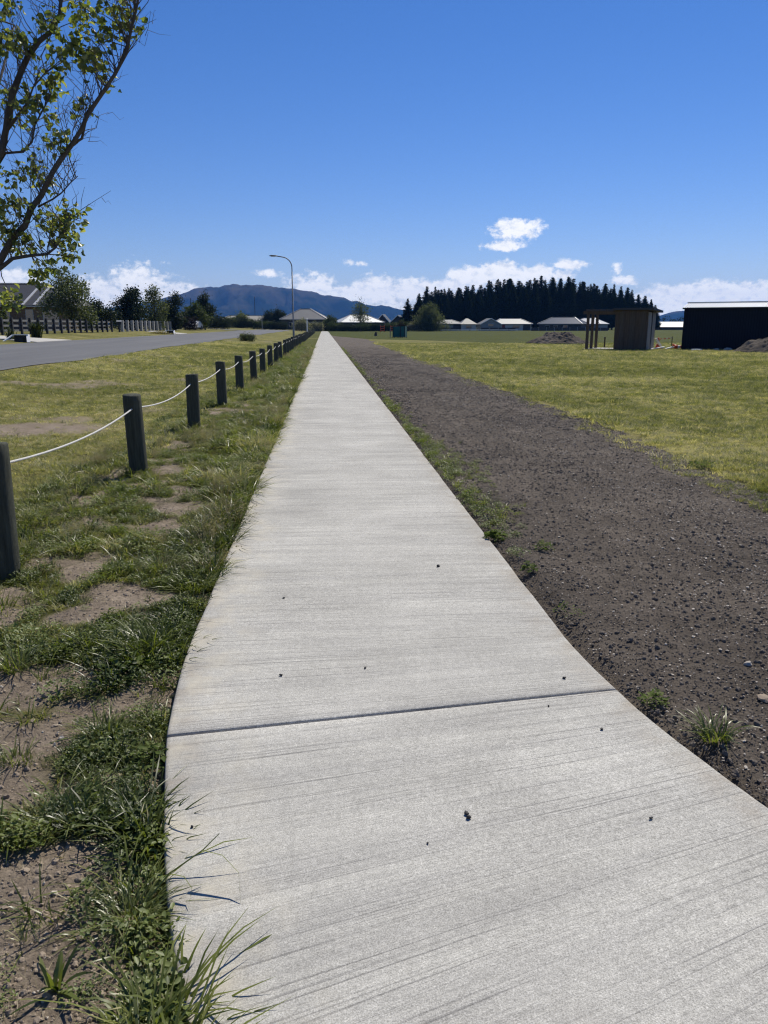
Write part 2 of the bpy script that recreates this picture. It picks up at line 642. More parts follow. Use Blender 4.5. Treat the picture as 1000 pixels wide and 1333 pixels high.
def mountain_material():
    m, N, L, out = new_mat('tussock_mountain')
    geo = N('ShaderNodeNewGeometry')
    pos = geo.outputs['Position']
    a = noise_tex(N, L, pos, 0.006, 8, 0.65)
    sz = N('ShaderNodeSeparateXYZ')
    L(pos, sz.inputs[0])
    h = N('ShaderNodeMapRange')
    L(sz.outputs[2], h.inputs['Value'])
    h.inputs['From Min'].default_value = 40
    h.inputs['From Max'].default_value = 240
    ad = N('ShaderNodeMath', operation='MULTIPLY_ADD')
    L(h.outputs[0], ad.inputs[0])
    ad.inputs[1].default_value = 0.35
    L(a, ad.inputs[2])
    col = ramp(N, L, ad.outputs[0], [(0.4, (0.006, 0.014, 0.010)), (0.60, (0.014, 0.020, 0.014)), (0.74, (0.050, 0.046, 0.030)), (0.95, (0.10, 0.080, 0.048))])
    p = N('ShaderNodeBsdfPrincipled')
    L(col, p.inputs['Base Color'])
    p.inputs['Roughness'].default_value = 1.0
    p.inputs['Specular IOR Level'].default_value = 0.0
    L(p.outputs[0], out.inputs['Surface'])
    return m


M_ground = ground_material()
M_soil = tilled_soil_material()
M_conc = concrete_material()
M_road = asphalt_material()
M_mount = mountain_material()
M_bollard = plain('weathered_treated_pine', (0.075, 0.078, 0.058), 0.85, 0.45, 6.0, (9, 9, 0.8), 0.7, 22.0, spec=0.2)
M_rope = plain('white_rope', (0.55, 0.54, 0.50), 0.8, 0.1, 40.0, bump=0.5, bscale=160.0)
M_clod = plain('soil_clod', (0.140, 0.118, 0.096), 0.95, 0.5, 30.0, spec=0.15)
M_stone = plain('pale_stone', (0.46, 0.41, 0.34), 0.85, 0.35, 30.0, spec=0.25)
M_clod2 = plain('verge_clod', (0.28, 0.226, 0.170), 0.95, 0.45, 30.0, spec=0.15)
M_pebble = plain('dark_pebble', (0.035, 0.032, 0.03), 0.7, 0.3, 60.0)
M_grass = leaf_mat('rough_grass', (0.042, 0.062, 0.010), (0.185, 0.212, 0.045), 0.42, 0.38, False, (0.42, 0.38, 0.22), gloss=0.03)
M_lawn = leaf_mat('lawn_grass', (0.085, 0.108, 0.024), (0.265, 0.265, 0.100), 0.42, 0.6, False, (0.60, 0.53, 0.36))
M_straw = leaf_mat('dry_straw', (0.20, 0.16, 0.095), (0.42, 0.36, 0.24), 0.3, 0.6, False)
M_weed = leaf_mat('broad_weed', (0.040, 0.064, 0.012), (0.155, 0.195, 0.045), 0.4, 0.5, False, (0.24, 0.27, 0.12))
M_tuft = leaf_mat('tuft_blade', (0.040, 0.060, 0.012), (0.170, 0.200, 0.048), 0.42, 0.36, True, (0.22, 0.23, 0.11), gloss=0.03)
M_tleaf = leaf_mat('broad_leaf', (0.050, 0.080, 0.022), (0.190, 0.225, 0.070), 0.50, 0.4, True, (0.38, 0.38, 0.15), gloss=0.04)
M_weed2 = leaf_mat('single_weed', (0.034, 0.058, 0.012), (0.120, 0.165, 0.040), 0.42, 0.7, True, (0.20, 0.22, 0.09), gloss=0.008)
M_bark = plain('grey_bark', (0.085, 0.072, 0.062), 0.9, 0.35, 12.0, (2, 2, 0.5), 0.6, 30.0)
M_pine = leaf_mat('pine_needles', (0.004, 0.008, 0.004), (0.022, 0.036, 0.014), 0.15, 0.8, gloss=0.008)
M_dark = leaf_mat('dark_evergreen', (0.010, 0.018, 0.008), (0.032, 0.048, 0.018), 0.2, 0.6)
M_mid = leaf_mat('green_foliage', (0.022, 0.038, 0.010), (0.075, 0.095, 0.030), 0.35, 0.6)
M_pale = leaf_mat('grey_green_foliage', (0.036, 0.050, 0.022), (0.125, 0.145, 0.068), 0.35, 0.6)
M_blossom = leaf_mat('pale_blossom', (0.06, 0.08, 0.03), (0.24, 0.23, 0.17), 0.3, 0.6, True, (0.5, 0.47, 0.40))
M_flax = leaf_mat('flax_blade', (0.012, 0.022, 0.008), (0.045, 0.062, 0.022), 0.25, 0.4)
M_mroon = leaf_mat('maroon_foliage', (0.012, 0.010, 0.012), (0.032, 0.020, 0.020), 0.2, 0.6)
M_steel = plain('galvanised_steel', (0.20, 0.205, 0.21), 0.6, 0.15, 4.0)
M_black = plain('black_stained_timber', (0.020, 0.021, 0.024), 0.7, 0.35, 4.0, (1, 1, 1))
M_greywood = plain('silvered_timber', (0.34, 0.33, 0.31), 0.85, 0.25, 4.0, (2, 2, 0.4))
M_rail = plain('grey_rail', (0.135, 0.135, 0.13), 0.8, 0.25, 4.0)
M_white = plain('white_paint', (0.78, 0.77, 0.74), 0.6, 0.06, 3.0)
M_pconc = plain('pale_concrete', (0.42, 0.40, 0.36), 0.85, 0.15, 2.0)
M_roofdark = plain('charcoal_roof', (0.026, 0.027, 0.031), 0.6, 0.12, 1.0)
M_roofgrey = plain('grey_roof', (0.15, 0.148, 0.142), 0.6, 0.10, 0.6)
M_roofpale = plain('pale_metal_roof', (0.50, 0.50, 0.49), 0.45, 0.06, 0.6)
M_ridge = plain('pale_ridge_cap', (0.42, 0.42, 0.42), 0.5, 0.08, 2.0)
M_brick = plain('brown_brick', (0.16, 0.11, 0.075), 0.85, 0.2, 6.0)
M_clad = plain('pale_cladding', (0.50, 0.48, 0.44), 0.75, 0.08, 2.0)
M_cladg = plain('grey_cladding', (0.24, 0.26, 0.27), 0.75, 0.08, 2.0)
M_cladd = plain('dark_cladding', (0.045, 0.045, 0.048), 0.75, 0.15, 2.0)
M_glass = plain('window_glass', (0.018, 0.022, 0.026), 0.06, 0.1, 1.0, spec=0.8)
M_red = plain('red_door', (0.22, 0.035, 0.025), 0.6, 0.1, 2.0)
M_navy = plain('navy_steel', (0.006, 0.010, 0.020), 0.7, 0.15, 2.0, spec=0.25)
M_shedroof = plain('zinc_roof', (0.40, 0.43, 0.46), 0.4, 0.08, 2.0)
M_boards = plain('brown_timber', (0.092, 0.064, 0.042), 0.85, 0.35, 3.0, (8, 8, 0.6), 0.3, 20)
M_boards2 = plain('brown_timber_grey', (0.086, 0.068, 0.050), 0.85, 0.35, 3.0, (8, 8, 0.6), 0.3, 20)
M_boards3 = plain('brown_timber_dark', (0.078, 0.054, 0.036), 0.85, 0.35, 3.0, (8, 8, 0.6), 0.3, 20)
M_boardl = plain('pale_new_timber', (0.36, 0.29, 0.20), 0.8, 0.2, 3.0, (8, 8, 0.6))
M_orange = plain('orange_plastic', (0.62, 0.095, 0.03), 0.5, 0.12, 6.0)
M_teal = plain('teal_shade_cloth', (0.018, 0.115, 0.105), 0.85, 0.2, 14.0)
M_carw = plain('white_car_paint', (0.62, 0.62, 0.62), 0.3, 0.04, 2.0)
M_mound = tilled_soil_material('mound_soil', 1.0)
M_hill = M_mount

# ------------------------------------------------------------------ shape of the land
PROFX = np.array([-9000, -80, -40, -24.5, -18.6, -18.2, -9.3, -9.0, -7.2, -5.2, -3.2, 0, 9000], float)
PROFZ = np.array([1.25, 1.25, 1.15, 1.0, 0.56, 0.545, 0.36, 0.345, 0.17, 0.0, -0.02, -0.02, -0.02], float)
PW = 0.985      # half width of the footpath
PCX = 0.262     # its centre line
ARC_Y, ARC_R = 3.85, 6.57


def path_centre(s):
    """centre and across-vector of the footpath at distance s; it bends near the camera"""
    s = np.asarray(s, float)
    th = np.where(s < ARC_Y, (ARC_Y - s) / ARC_R, 0.0)
    x = PCX + np.where(s < ARC_Y, ARC_R * (1 - np.cos(th)), 0)
    y = np.where(s < ARC_Y, ARC_Y - ARC_R * np.sin(th), s)
    return x, y, np.cos(th), np.sin(th)


def path_off(x, y):
    """signed distance across the path: 0 on the centre line, beyond +-PW outside"""
    x = np.asarray(x, float)
    y = np.asarray(y, float)
    d = ARC_R - np.hypot(x - (PCX + ARC_R), y - ARC_Y)
    d = np.where(y >= ARC_Y, x - PCX, -(-d))
    return d


def tz(x, y):
    x = np.asarray(x, float)
    y = np.asarray(y, float)
    z = np.interp(x, PROFX, PROFZ)
    fade = 1 - sstep(300, 700, np.abs(y))
    z = z * np.where(x < -3, 0.35 + 0.65 * fade, 1.0)
    r = np.hypot(x, y)
    z = z + fbm(x * 0.25, y * 0.25, 3, 1) * 0.05 * sstep(-3.2, -5, x) * sstep(-9.2, -8.6, -np.abs(-x)) * 1.0
    z = z + fbm(x * 0.12, y * 0.12, 3, 2) * 0.05 * sstep(6, 12, x) * (1 - sstep(150, 260, r))
    return z


def micro(x, y):
    """lumps of the verge close by"""
    r = np.hypot(x, y)
    k = (1 - sstep(14, 30, r))
    rough = sstep(0.0, 0.15, -(x + 0.72)) * 1.0 + sstep(4.0, 5.0, x)
    return (fbm(x * 2.2, y * 2.2, 3, 3) * 0.035 + fbm(x * 9, y * 9, 3, 4) * 0.014) * k * np.clip(rough, 0, 1)


# bare patches of the left verge (x, y, radius x, radius y, weight); negative = thick growth
PATCH = [(-1.45, 7.0, 0.40, 0.9, 1.0), (-1.28, 3.05, 0.42, 0.38, 1.1), (-1.30, 4.45, 0.42, 0.25, 0.7), (-0.92, 2.15, 0.26, 0.20, 0.9),
         (-0.78, 1.62, 0.22, 0.22, 1.0), (-1.9, 8.4, 0.3, 0.7, 0.5), (-0.80, 3.28, 0.10, 0.16, 0.8), (-0.72, 2.15, 0.08, 0.16, 0.8),
         (-4.6, 12.6, 1.3, 0.9, 1.1), (-5.6, 10.2, 1.4, 0.7, 1.0), (-3.6, 15.5, 0.8, 1.1, 0.6), (-2.05, 4.75, 0.2, 0.2, 0.9),
         (-1.12, 2.5, 0.3, 0.2, 0.6), (-1.7, 3.1, 0.3, 0.6, 0.6), (-1.05, 1.75, 0.25, 0.25, 0.7),
         (-0.86, 4.75, 0.25, 0.3, -0.9), (-0.88, 2.8, 0.20, 0.18, -0.9), (-0.78, 2.42, 0.18, 0.14, -0.5), (-1.13, 5.08, 0.25, 0.3, -0.6),
         (-1.2, 12.2, 0.5, 3.5, -0.9), (-0.95, 9.2, 0.35, 2.6, -0.7), (-1.9, 5.9, 0.5, 0.9, -0.5), (-0.95, 6.0, 0.2, 0.8, -0.7),
         (-1.05, 3.75, 0.35, 0.2, -0.5)]


def soil_mask(x, y):
    """1 = bare soil, 0 = grown over"""
    x = np.asarray(x, float)
    y = np.asarray(y, float)
    near = sstep(-3.0, -2.3, x) * (1 - sstep(-0.5, -0.3, x - np.where(y < ARC_Y, 0.25, 0))) * (1 - sstep(13, 22, y))
    v = 0.02 + (0.13 + fbm(x * 3.0, y * 2.6, 4, 5) * 1.0) * near
    for (a, b, rx, ry, w) in PATCH:
        v = v + w * np.exp(-(((x - a) / rx) ** 2 + ((y - b) / ry) ** 2)) * 0.55
    v = v + fbm(x * 7, y * 7, 2, 6) * 0.12 * near
    return sstep(0.16, 0.46, v)


def green_mask(x, y):
    """1 = lusher, darker mown field farther off; 0 = dry lawn"""
    yb = np.where(x < 19, 106 - 2.0 * np.clip(x, 0, 19), 68)
    g = sstep(-2.0, 5.0, y - yb + fbm(x * 0.08, y * 0.08, 3, 1) * 4) * (x > 0)
    g = np.maximum(g, np.where((x < -0.5) & (x > -2.9), 0.8, 0))
    g = np.maximum(g, 0.35 * sstep(0.0, 0.35, fbm(x * 0.35, y * 0.35, 4, 2)))
    # the pale mown line between the two fields
    g = g * (1 - np.exp(-((y - yb + 1.5) / 1.8) ** 2))
    return g


def axis(parts):
    out = []
    for (a, b, n) in parts:
        out.append(np.linspace(a, b, n, endpoint=False))
    return np.concatenate(out + [np.array([parts[-1][1]])])


def build_ground():
    xs = axis([(-7000, -700, 8), (-700, -120, 8), (-120, -40, 12), (-40, -10, 40), (-10, -3.2, 46), (-3.2, -0.35, 72), (-0.35, 1.5, 20),
               (1.5, 4.2, 12), (4.2, 7, 34), (7, 40, 60), (40, 160, 20), (160, 700, 8), (700, 7000, 8)])
    ys = axis([(-300, -20, 6), (-20, 0.6, 12), (0.6, 9, 200), (9, 16, 90), (16, 40, 100), (40, 130, 60), (130, 350, 20), (350, 1000, 8), (1000, 7000, 10)])
    X, Y = np.meshgrid(xs, ys)
    Z = tz(X, Y) + micro(X, Y)
    off = path_off(X, Y)
    inside = sstep(PW + 0.02, PW - 0.04, np.abs(off)) * (Y < 243) * (Y > -9)
    Z = Z * (1 - inside) + (-0.09) * inside
    und = sstep(PW - 0.3, PW + 0.02, off) * sstep(4.45, 4.15, X) * (Y < 120) * (Y > -7)
    Z = np.minimum(Z, Z * (1 - und) + (-0.10) * und)
    # left of the slab the verge lies a little lower than the concrete
    left = np.exp(-((off + PW) / 0.16) ** 2) * (off < -PW * 0.97) * (1 - sstep(6, 14, Y))
    Z = Z - 0.035 * left
    me = grid_mesh('ground', X, Y, Z)
    a = me.attributes.new('soil', 'FLOAT', 'POINT')
    s = soil_mask(X, Y)
    s = np.maximum(s, inside)
    s = np.maximum(s, 0.75 * sstep(0.35, 0.6, fbm(X * 0.5, Y * 0.5, 4, 6)) * (X < -3) * (X > -9))
    a.data.foreach_set('value', s.ravel().astype(np.float32))
    a = me.attributes.new('green', 'FLOAT', 'POINT')
    a.data.foreach_set('value', green_mask(X, Y).ravel().astype(np.float32))
    o = link('ground', me, M_ground)
    tag(o, kind='structure')
    return o


build_ground()


def strip_sheet(name, xa, xb, y0, y1, ny, nx, dz, mat, curve=None):
    ys = np.linspace(y0, y1, ny)
    t = np.linspace(0, 1, nx)
    T, Y = np.meshgrid(t, ys)
    A = np.array([xa(y) for y in ys])[:, None]
    B = np.array([xb(y) for y in ys])[:, None]
    X = A + (B - A) * T
    Z = tz(X, Y) + dz
    me = grid_mesh(name, X, Y, Z)
    o = link(name, me, mat)
    return tag(o, kind='structure')


# the sealed road on the left, straight until it meets the hedges
strip_sheet('road', lambda y: -18.3 + 0.10 * math.sin(y * 0.31), lambda y: -9.15 + 0.14 * math.sin(y * 0.23) + 0.1 * math.sin(y * 0.9), -40, 226, 220, 10, 0.02, M_road)
strip_sheet('road_side_street', lambda y: -60, lambda y: -18.2, 172, 180, 6, 30, 0.045, M_road)

# driveways of pale concrete across the far verge
m = MB()
for (ya, yb) in ((52.8, 58.6),):
    pts = [(-18.35, ya - 0.8), (-18.35, yb + 0.4), (-23.4, yb - 1.2), (-23.4, ya + 0.9)]
    v = [(x, y, float(tz(x, y)) + 0.05) for x, y in pts] + [(x, y, float(tz(x, y)) - 0.1) for x, y in pts]
    m.add(v, [(3, 2, 1, 0), (0, 1, 5, 4), (1, 2, 6, 5), (2, 3, 7, 6), (3, 0, 4, 7)])
tag(m.build('driveway', M_pconc), kind='structure')
m = MB()
pts = [(-18.35, 101.0), (-18.35, 108.0), (-23.0, 109.5), (-23.0, 104.0)]
v = [(x, y, float(tz(x, y)) + 0.05) for x, y in pts] + [(x, y, float(tz(x, y)) - 0.1) for x, y in pts]
m.add(v, [(3, 2, 1, 0), (0, 1, 5, 4), (1, 2, 6, 5), (2, 3, 7, 6), (3, 0, 4, 7)])
tag(m.build('driveway', M_pconc), kind='structure')


# ------------------------------------------------------------------ tilled soil strip right of the path
def soil_right_edge(y):
    return 4.72 + 0.30 * fbm(np.array(y * 0.16), np.array(3.3), 3, 4) * 1.6 + 0.10 * fbm(np.array(y * 1.3), np.array(1.3), 3, 5) + 0.5 * sstep(60, 95, y)


def soil_height(x, y):
    r = np.hypot(x, y)
    k = 1 - sstep(18, 45, r) * 0.6
    z = fbm(x * 1.3, y * 0.5, 3, 1) * 0.030 + fbm(x * 5, y * 5, 3, 2) * 0.020 * k + fbm(x * 16, y * 16, 3, 3) * 0.013 * k
    return z - 0.022


def build_soil():
    ys = axis([(-6, 1.5, 20), (1.5, 7, 190), (7, 14, 130), (14, 30, 120), (30, 70, 80), (70, 135, 40)])
    t = np.concatenate([np.linspace(0, 1, 120)])
    T, Y = np.meshgrid(t, ys)
    # left margin follows the path edge, tucked just under it
    th = np.where(Y < ARC_Y, np.arcsin(np.clip((ARC_Y - Y) / (ARC_R - PW), -1, 1)), 0)
    A = np.where(Y < ARC_Y, PCX + ARC_R - (ARC_R - PW) * np.cos(th), PCX + PW) - 0.03
    B = soil_right_edge(ys)[:, None] + np.zeros_like(Y)
    taper = sstep(95, 132, Y)
    B = B * (1 - taper) + (A + 0.25) * taper
    X = A + (B - A) * T
    Z = soil_height(X, Y) + 0.012
    edge = sstep(0.0, 0.06, T) * sstep(1.0, 0.97, T)
    Z = Z * edge + (-0.055) * (1 - edge) * (T < 0.5) + (-0.03) * (1 - edge) * (T >= 0.5)
    Z = np.maximum(Z, -0.055)
    Z = np.where(Y > 60, np.maximum(Z, -0.004), Z)
    me = grid_mesh('soil_strip', X, Y, Z)
    o = link('soil_strip', me, M_soil)
    return tag(o, kind='structure')


build_soil()


# ------------------------------------------------------------------ concrete footpath, slab by slab
def build_path():
    root = empty('footpath')
    tag(root, kind='structure')
    joints = [-6.9, -1.94, 2.978, 13.0, 23.0, 33.0, 43.0, 48.0, 53.0, 58.0, 63.0, 68.0, 80.0, 95.0, 115.0, 140.0, 170.0, 205.0, 243.0]
    e = 0.007
    for k in range(len(joints) - 1):
        ga = 0.0065 if abs(joints[k] - 2.978) < 1e-6 else 0.0012
        gb = 0.0065 if abs(joints[k + 1] - 2.978) < 1e-6 else 0.0012
        s0, s1 = joints[k] + ga, joints[k + 1] - gb
        n = 60 if s0 < 12 else (16 if s0 < 70 else 8)
        s = np.concatenate([[s0, s0 + 0.002, s0 + e], np.linspace(s0 + 0.05, s1 - 0.05, n), [s1 - e, s1 - 0.002, s1]])
        ez = np.concatenate([[-0.09, -e * 0.7, -0.001], np.zeros(n), [-0.001, -e * 0.7, -0.09]])
        w = np.concatenate([[-PW - 0.004, -PW, -PW + 0.006, -PW + 0.02], np.linspace(-PW + 0.15, PW - 0.15, 7), [PW - 0.02, PW - 0.006, PW, PW + 0.004]])
        wz = np.concatenate([[-0.09, -0.010, -0.003, 0], np.zeros(7), [0, -0.003, -0.010, -0.09]])
        cx, cy_, ca, sa = path_centre(s)
        W, S = np.meshgrid(w, s)
        jag = fbm(S * 3.0, W * 0 + np.sign(W) * 5.0, 4, 3) * 0.006 * (np.abs(W) > PW - 0.05)
        Wj = W + jag
        # across-vector: +x turned with the bend
        X = cx[:, None] + Wj * ca[:, None]
        Y = cy_[:, None] + Wj * sa[:, None]
        Z = np.minimum(wz[None, :], ez[:, None]) + fbm(X * 0.9, Y * 0.9, 2, 6) * 0.0025
        me = grid_mesh('slab', X, Y, Z)
        uv = me.uv_layers.new(name='path')
        li = np.empty(len(me.loops), np.int32)
        me.loops.foreach_get('vertex_index', li)
        UV = np.stack([W.ravel() + 0.37 * k, S.ravel()], -1)
        UV = np.stack([W.ravel(), S.ravel()], -1)
        uv.data.foreach_set('uv', UV[li].astype(np.float32).ravel())
        link('slab', me, M_conc, root)
    return root


build_path()


# ------------------------------------------------------------------ mountains
def build_mountain():
    sky_x = np.array([-3800, -2600, -1686, -1315, -1087, -923, -852, -748, -570, -476, -358, -231, -99, -4, 92, 188, 284, 405, 527, 674, 970, 1700], float)
    sky_z = np.array([40, 70, 95, 112, 134, 178, 213, 231.5, 246, 251, 242, 233, 211, 188, 170, 147, 133, 119, 105, 90, 52, 10], float)
    xs = np.linspace(-3800, 1700, 330)
    ys = np.linspace(3900, 6300, 110)
    X, Y = np.meshgrid(xs, ys)
    top = np.interp(X * 5000 / 5000.0, sky_x, sky_z)
    d = (Y - 5000.0)
    prof = np.where(d < 0, np.clip(1 + d / 1050.0, 0, 1) ** 1.25, np.clip(1 - d / 1300.0, 0, 1))
    spur = np.abs(fbm(X / 170.0 + fbm(X / 300, Y / 300, 2, 4) * 0.8, Y / 520.0, 5, 2, 0.55))
    spur2 = np.abs(fbm(X / 60.0, Y / 150.0, 4, 5, 0.55))
    carve = (spur * 1.05 + spur2 * 0.4)
    top = top + (fbm(X / 95.0, X * 0 + 3.1, 4, 3, 0.6) * 20.0 + fbm(X / 30.0, X * 0 + 7.7, 3, 1) * 5.0) * np.clip(top / 140, 0, 1)
    Z = top * prof * (1 - 0.95 * carve * np.clip(-d / 260.0, 0.0, 1.0)) + fbm(X / 60, Y / 60, 4, 1) * 4.0 * prof
    Z = Z - 4 * (prof <= 0.001)
    me = grid_mesh('mountain', X, Y, Z)
    tag(link('mountain', me, M_mount), kind='structure')
    xs = np.linspace(1900, 2900, 60)
    ys = np.linspace(4500, 5400, 24)
    X, Y = np.meshgrid(xs, ys)
    top = 62 * np.exp(-((X - 2330) / 240) ** 2) + 40
    prof = np.clip(1 - np.abs(Y - 5000) / 450, 0, 1) * np.clip(1 - ((X - 2400) / 500) ** 2, 0, 1)
    Z = top * prof + fbm(X / 90, Y / 90, 3, 1) * 4 * prof - 1
    tag(link('hill', grid_mesh('hill', X, Y, Z), M_mount), kind='structure')


build_mountain()


# ------------------------------------------------------------------ plants: leaf geometry
def leaf_faces(C, size, up_bias=0.3, aspect=1.7, r=None):
    """one pointed leaf (two triangles folded along the midrib) at every centre in C"""
    r = r or rng
    n = len(C)
    d = r.normal(size=(n, 3))
    d[:, 2] += up_bias
    d /= np.linalg.norm(d, axis=1)[:, None]
    s = np.cross(d, r.normal(size=(n, 3)))
    s /= np.linalg.norm(s, axis=1)[:, None]
    nn = np.cross(d, s)
    L_ = (size * r.uniform(0.7, 1.3, n))[:, None]
    Wd = L_ / aspect
    a = C - d * L_ * 0.5
    b = C + s * Wd * 0.5 + nn * Wd * 0.18
    c = C + d * L_ * 0.5
    e = C - s * Wd * 0.5 + nn * Wd * 0.18
    V = np.stack([a, b, c, e], 1).reshape(-1, 3)
    i = np.arange(n) * 4
    F = np.concatenate([np.stack([i, i + 1, i + 2], -1), np.stack([i, i + 2, i + 3], -1)])
    return V, F


def crown_points(n_clump, per, ctr, rad, clump_r, r, fill=0.45):
    """leaf centres gathered into clumps through the volume of a set of ellipsoids"""
    ctr = np.asarray(ctr, float)
    rad = np.asarray(rad, float)
    pts = []
    w = np.prod(rad, 1) ** (2 / 3)
    w /= w.sum()
    for k in range(len(ctr)):
        m_ = max(3, int(n_clump * w[k]))
        d = r.normal(size=(m_, 3))
        d /= np.linalg.norm(d, axis=1)[:, None]
        q = r.uniform(fill, 1.05, m_)[:, None]
        c = ctr[k] + d * q * rad[k]
        for p in c:
            pts.append(p + r.normal(size=(per, 3)) * clump_r * r.uniform(0.6, 1.3))
    return np.concatenate(pts)


def tree(name, label, cat, loc, h, w, mat, n_clump=140, per=14, leaf=0.22, seed=1, trunk=True, group=None, loose=0.5, crown_low=0.25, lobes=7, gnarly=True):
    r = np.random.default_rng(seed)
    w = w * 1.18
    root = empty(name, loc)
    tag(root, label, cat, group)
    ctr, rad = [], []
    zc = h * (crown_low + 1) / 2
    for k in range(lobes):
        t = (k + 0.5) / lobes
        z = h * (crown_low + (0.93 - crown_low) * t)
        prof = math.sin(math.pi * min(0.95, 0.18 + 0.75 * t)) ** 0.8
        a = r.uniform(0, 6.28)
        ctr.append((math.cos(a) * w * 0.22 * prof, math.sin(a) * w * 0.22 * prof, z))
        q = w * 0.33 * prof * r.uniform(0.75, 1.2)
        rad.append((q, q, h * 0.14 * r.uniform(0.8, 1.3)))
    P = crown_points(int(n_clump * 1.9), per, ctr, rad, leaf * (0.7 + loose), r)
    P = P[P[:, 2] > 0.05]
    V, F = leaf_faces(P, leaf * 1.15, r=r)
    me = np_mesh('crown', V, F)
    link('crown', me, mat, root)
    if trunk:
        m = MB()
        m.tube([(0, 0, -0.15), (0.02 * w, 0, h * 0.3), (0, 0.02 * w, h * 0.6), (0, 0, h * 0.86)], [0.022 * h, 0.017 * h, 0.011 * h, 0.003 * h], 7)
        for k in range(lobes):
            c = ctr[k]
            z0 = max(h * 0.12, c[2] - h * 0.18)
            m.tube([(0, 0, z0), (c[0] * 0.5, c[1] * 0.5, (z0 + c[2]) / 2 + 0.03 * h), c], [0.009 * h, 0.006 * h, 0.002 * h], 5)
        m.build('trunk', M_bark, root, True)
    return root


def shrub(name, label, cat, loc, w, d, h, mat, seed, n=60, per=14, leaf=0.2, group=None):
    r = np.random.default_rng(seed)
    root = empty(name, loc)
    tag(root, label, cat, group)
    ctr, rad = [], []
    k = max(3, int(w / h * 2.2))
    for i in range(k):
        x = (i + 0.5) / k * w - w / 2
        hh = h * r.uniform(0.72, 1.0)
        ctr.append((x * 0.85, r.uniform(-.1, .1) * d, hh * 0.5))
        rad.append((w / k * 0.85, d * 0.45, hh * 0.52))
    P = crown_points(int(n * 2), per, ctr, rad, leaf * 0.8, r, 0.35)
    P = P[P[:, 2] > 0.02]
    V, F = leaf_faces(P, leaf, r=r)
    link('foliage', np_mesh('foliage', V, F), mat, root)
    for i in range(k):
        MB().tube([(ctr[i][0], 0, -0.1), (ctr[i][0] + 0.1, 0.05, h * 0.35), (ctr[i][0] - 0.05, 0, h * 0.7)], [0.03 * h, 0.02 * h, 0.006 * h], 5).build('stem', M_bark, root)
    return root


# ------------------------------------------------------------------ pines behind the houses
def pine_crown(seed):
    """boughs in uneven whorls, each a drooping spray of needle tufts; height 1"""
    r = np.random.default_rng(seed + 500)
    tri = []

    def needles(p, out, n, size):
        for k in range(n):
            d = out * r.uniform(0.3, 1.0) + r.normal(size=3) * 0.55
            d /= np.linalg.norm(d)
            s_ = np.cross(d, r.normal(size=3))
            s_ /= np.linalg.norm(s_)
            L_ = size * r.uniform(0.6, 1.2)
            q = p + r.normal(size=3) * size * 0.35
            tri.append((q - d * L_ * 0.3 - s_ * L_ * 0.24, q - d * L_ * 0.3 + s_ * L_ * 0.24, q + d * L_))
    z = 0.10
    while z < 0.985:
        env = 0.225 * (1 - z) ** 0.72 + 0.008
        nb = 13 if z < 0.75 else (9 if z < 0.9 else 6)
        for k in range(nb):
            a = r.uniform(0, 6.283)
            Lb = env * r.uniform(0.55, 1.2)
            m_ = max(2, int(Lb / 0.018))
            for j in range(m_):
                t = (j + 0.6) / m_
                q = Lb * t
                out = np.array([math.cos(a), math.sin(a), 0.45])
                p = np.array([math.cos(a) * q, math.sin(a) * q, z + 0.05 * t * (1 - z) + r.normal() * 0.004])
                needles(p, out, 7, 0.050 * (1 - 0.60 * z) * (1.1 - 0.35 * t))
        z += r.uniform(0.020, 0.034)
    for k in range(16):
        needles(np.array([0, 0, 0.90 + 0.105 * k / 16]), np.array([0, 0, 1.0]), 3, 0.013)
    V = np.array(tri).reshape(-1, 3)
    F = np.arange(len(V)).reshape(-1, 3)
    me = np_mesh('crown', V, F)
    me.materials.append(M_pine)
    return me


def pine_trunk():
    m = MB()
    m.tube([(0, 0, -0.01), (0, 0, 0.3), (0.003, 0, 0.65), (0, 0, 0.97)], [0.017, 0.013, 0.008, 0.002], 7)
    for k in range(16):
        a = k * 2.4
        z = 0.1 + 0.05 * k
        q = 0.15 * (1 - z) ** 0.7
        m.tube([(0, 0, z), (math.cos(a) * q * 0.6, math.sin(a) * q * 0.6, z + 0.004), (math.cos(a) * q, math.sin(a) * q, z + 0.025)], [0.004, 0.003, 0.001], 4)
    me = bpy.data.meshes.new('trunk')
    me.from_pydata(m.v, [], m.f)
    me.materials.append(M_bark)
    return me


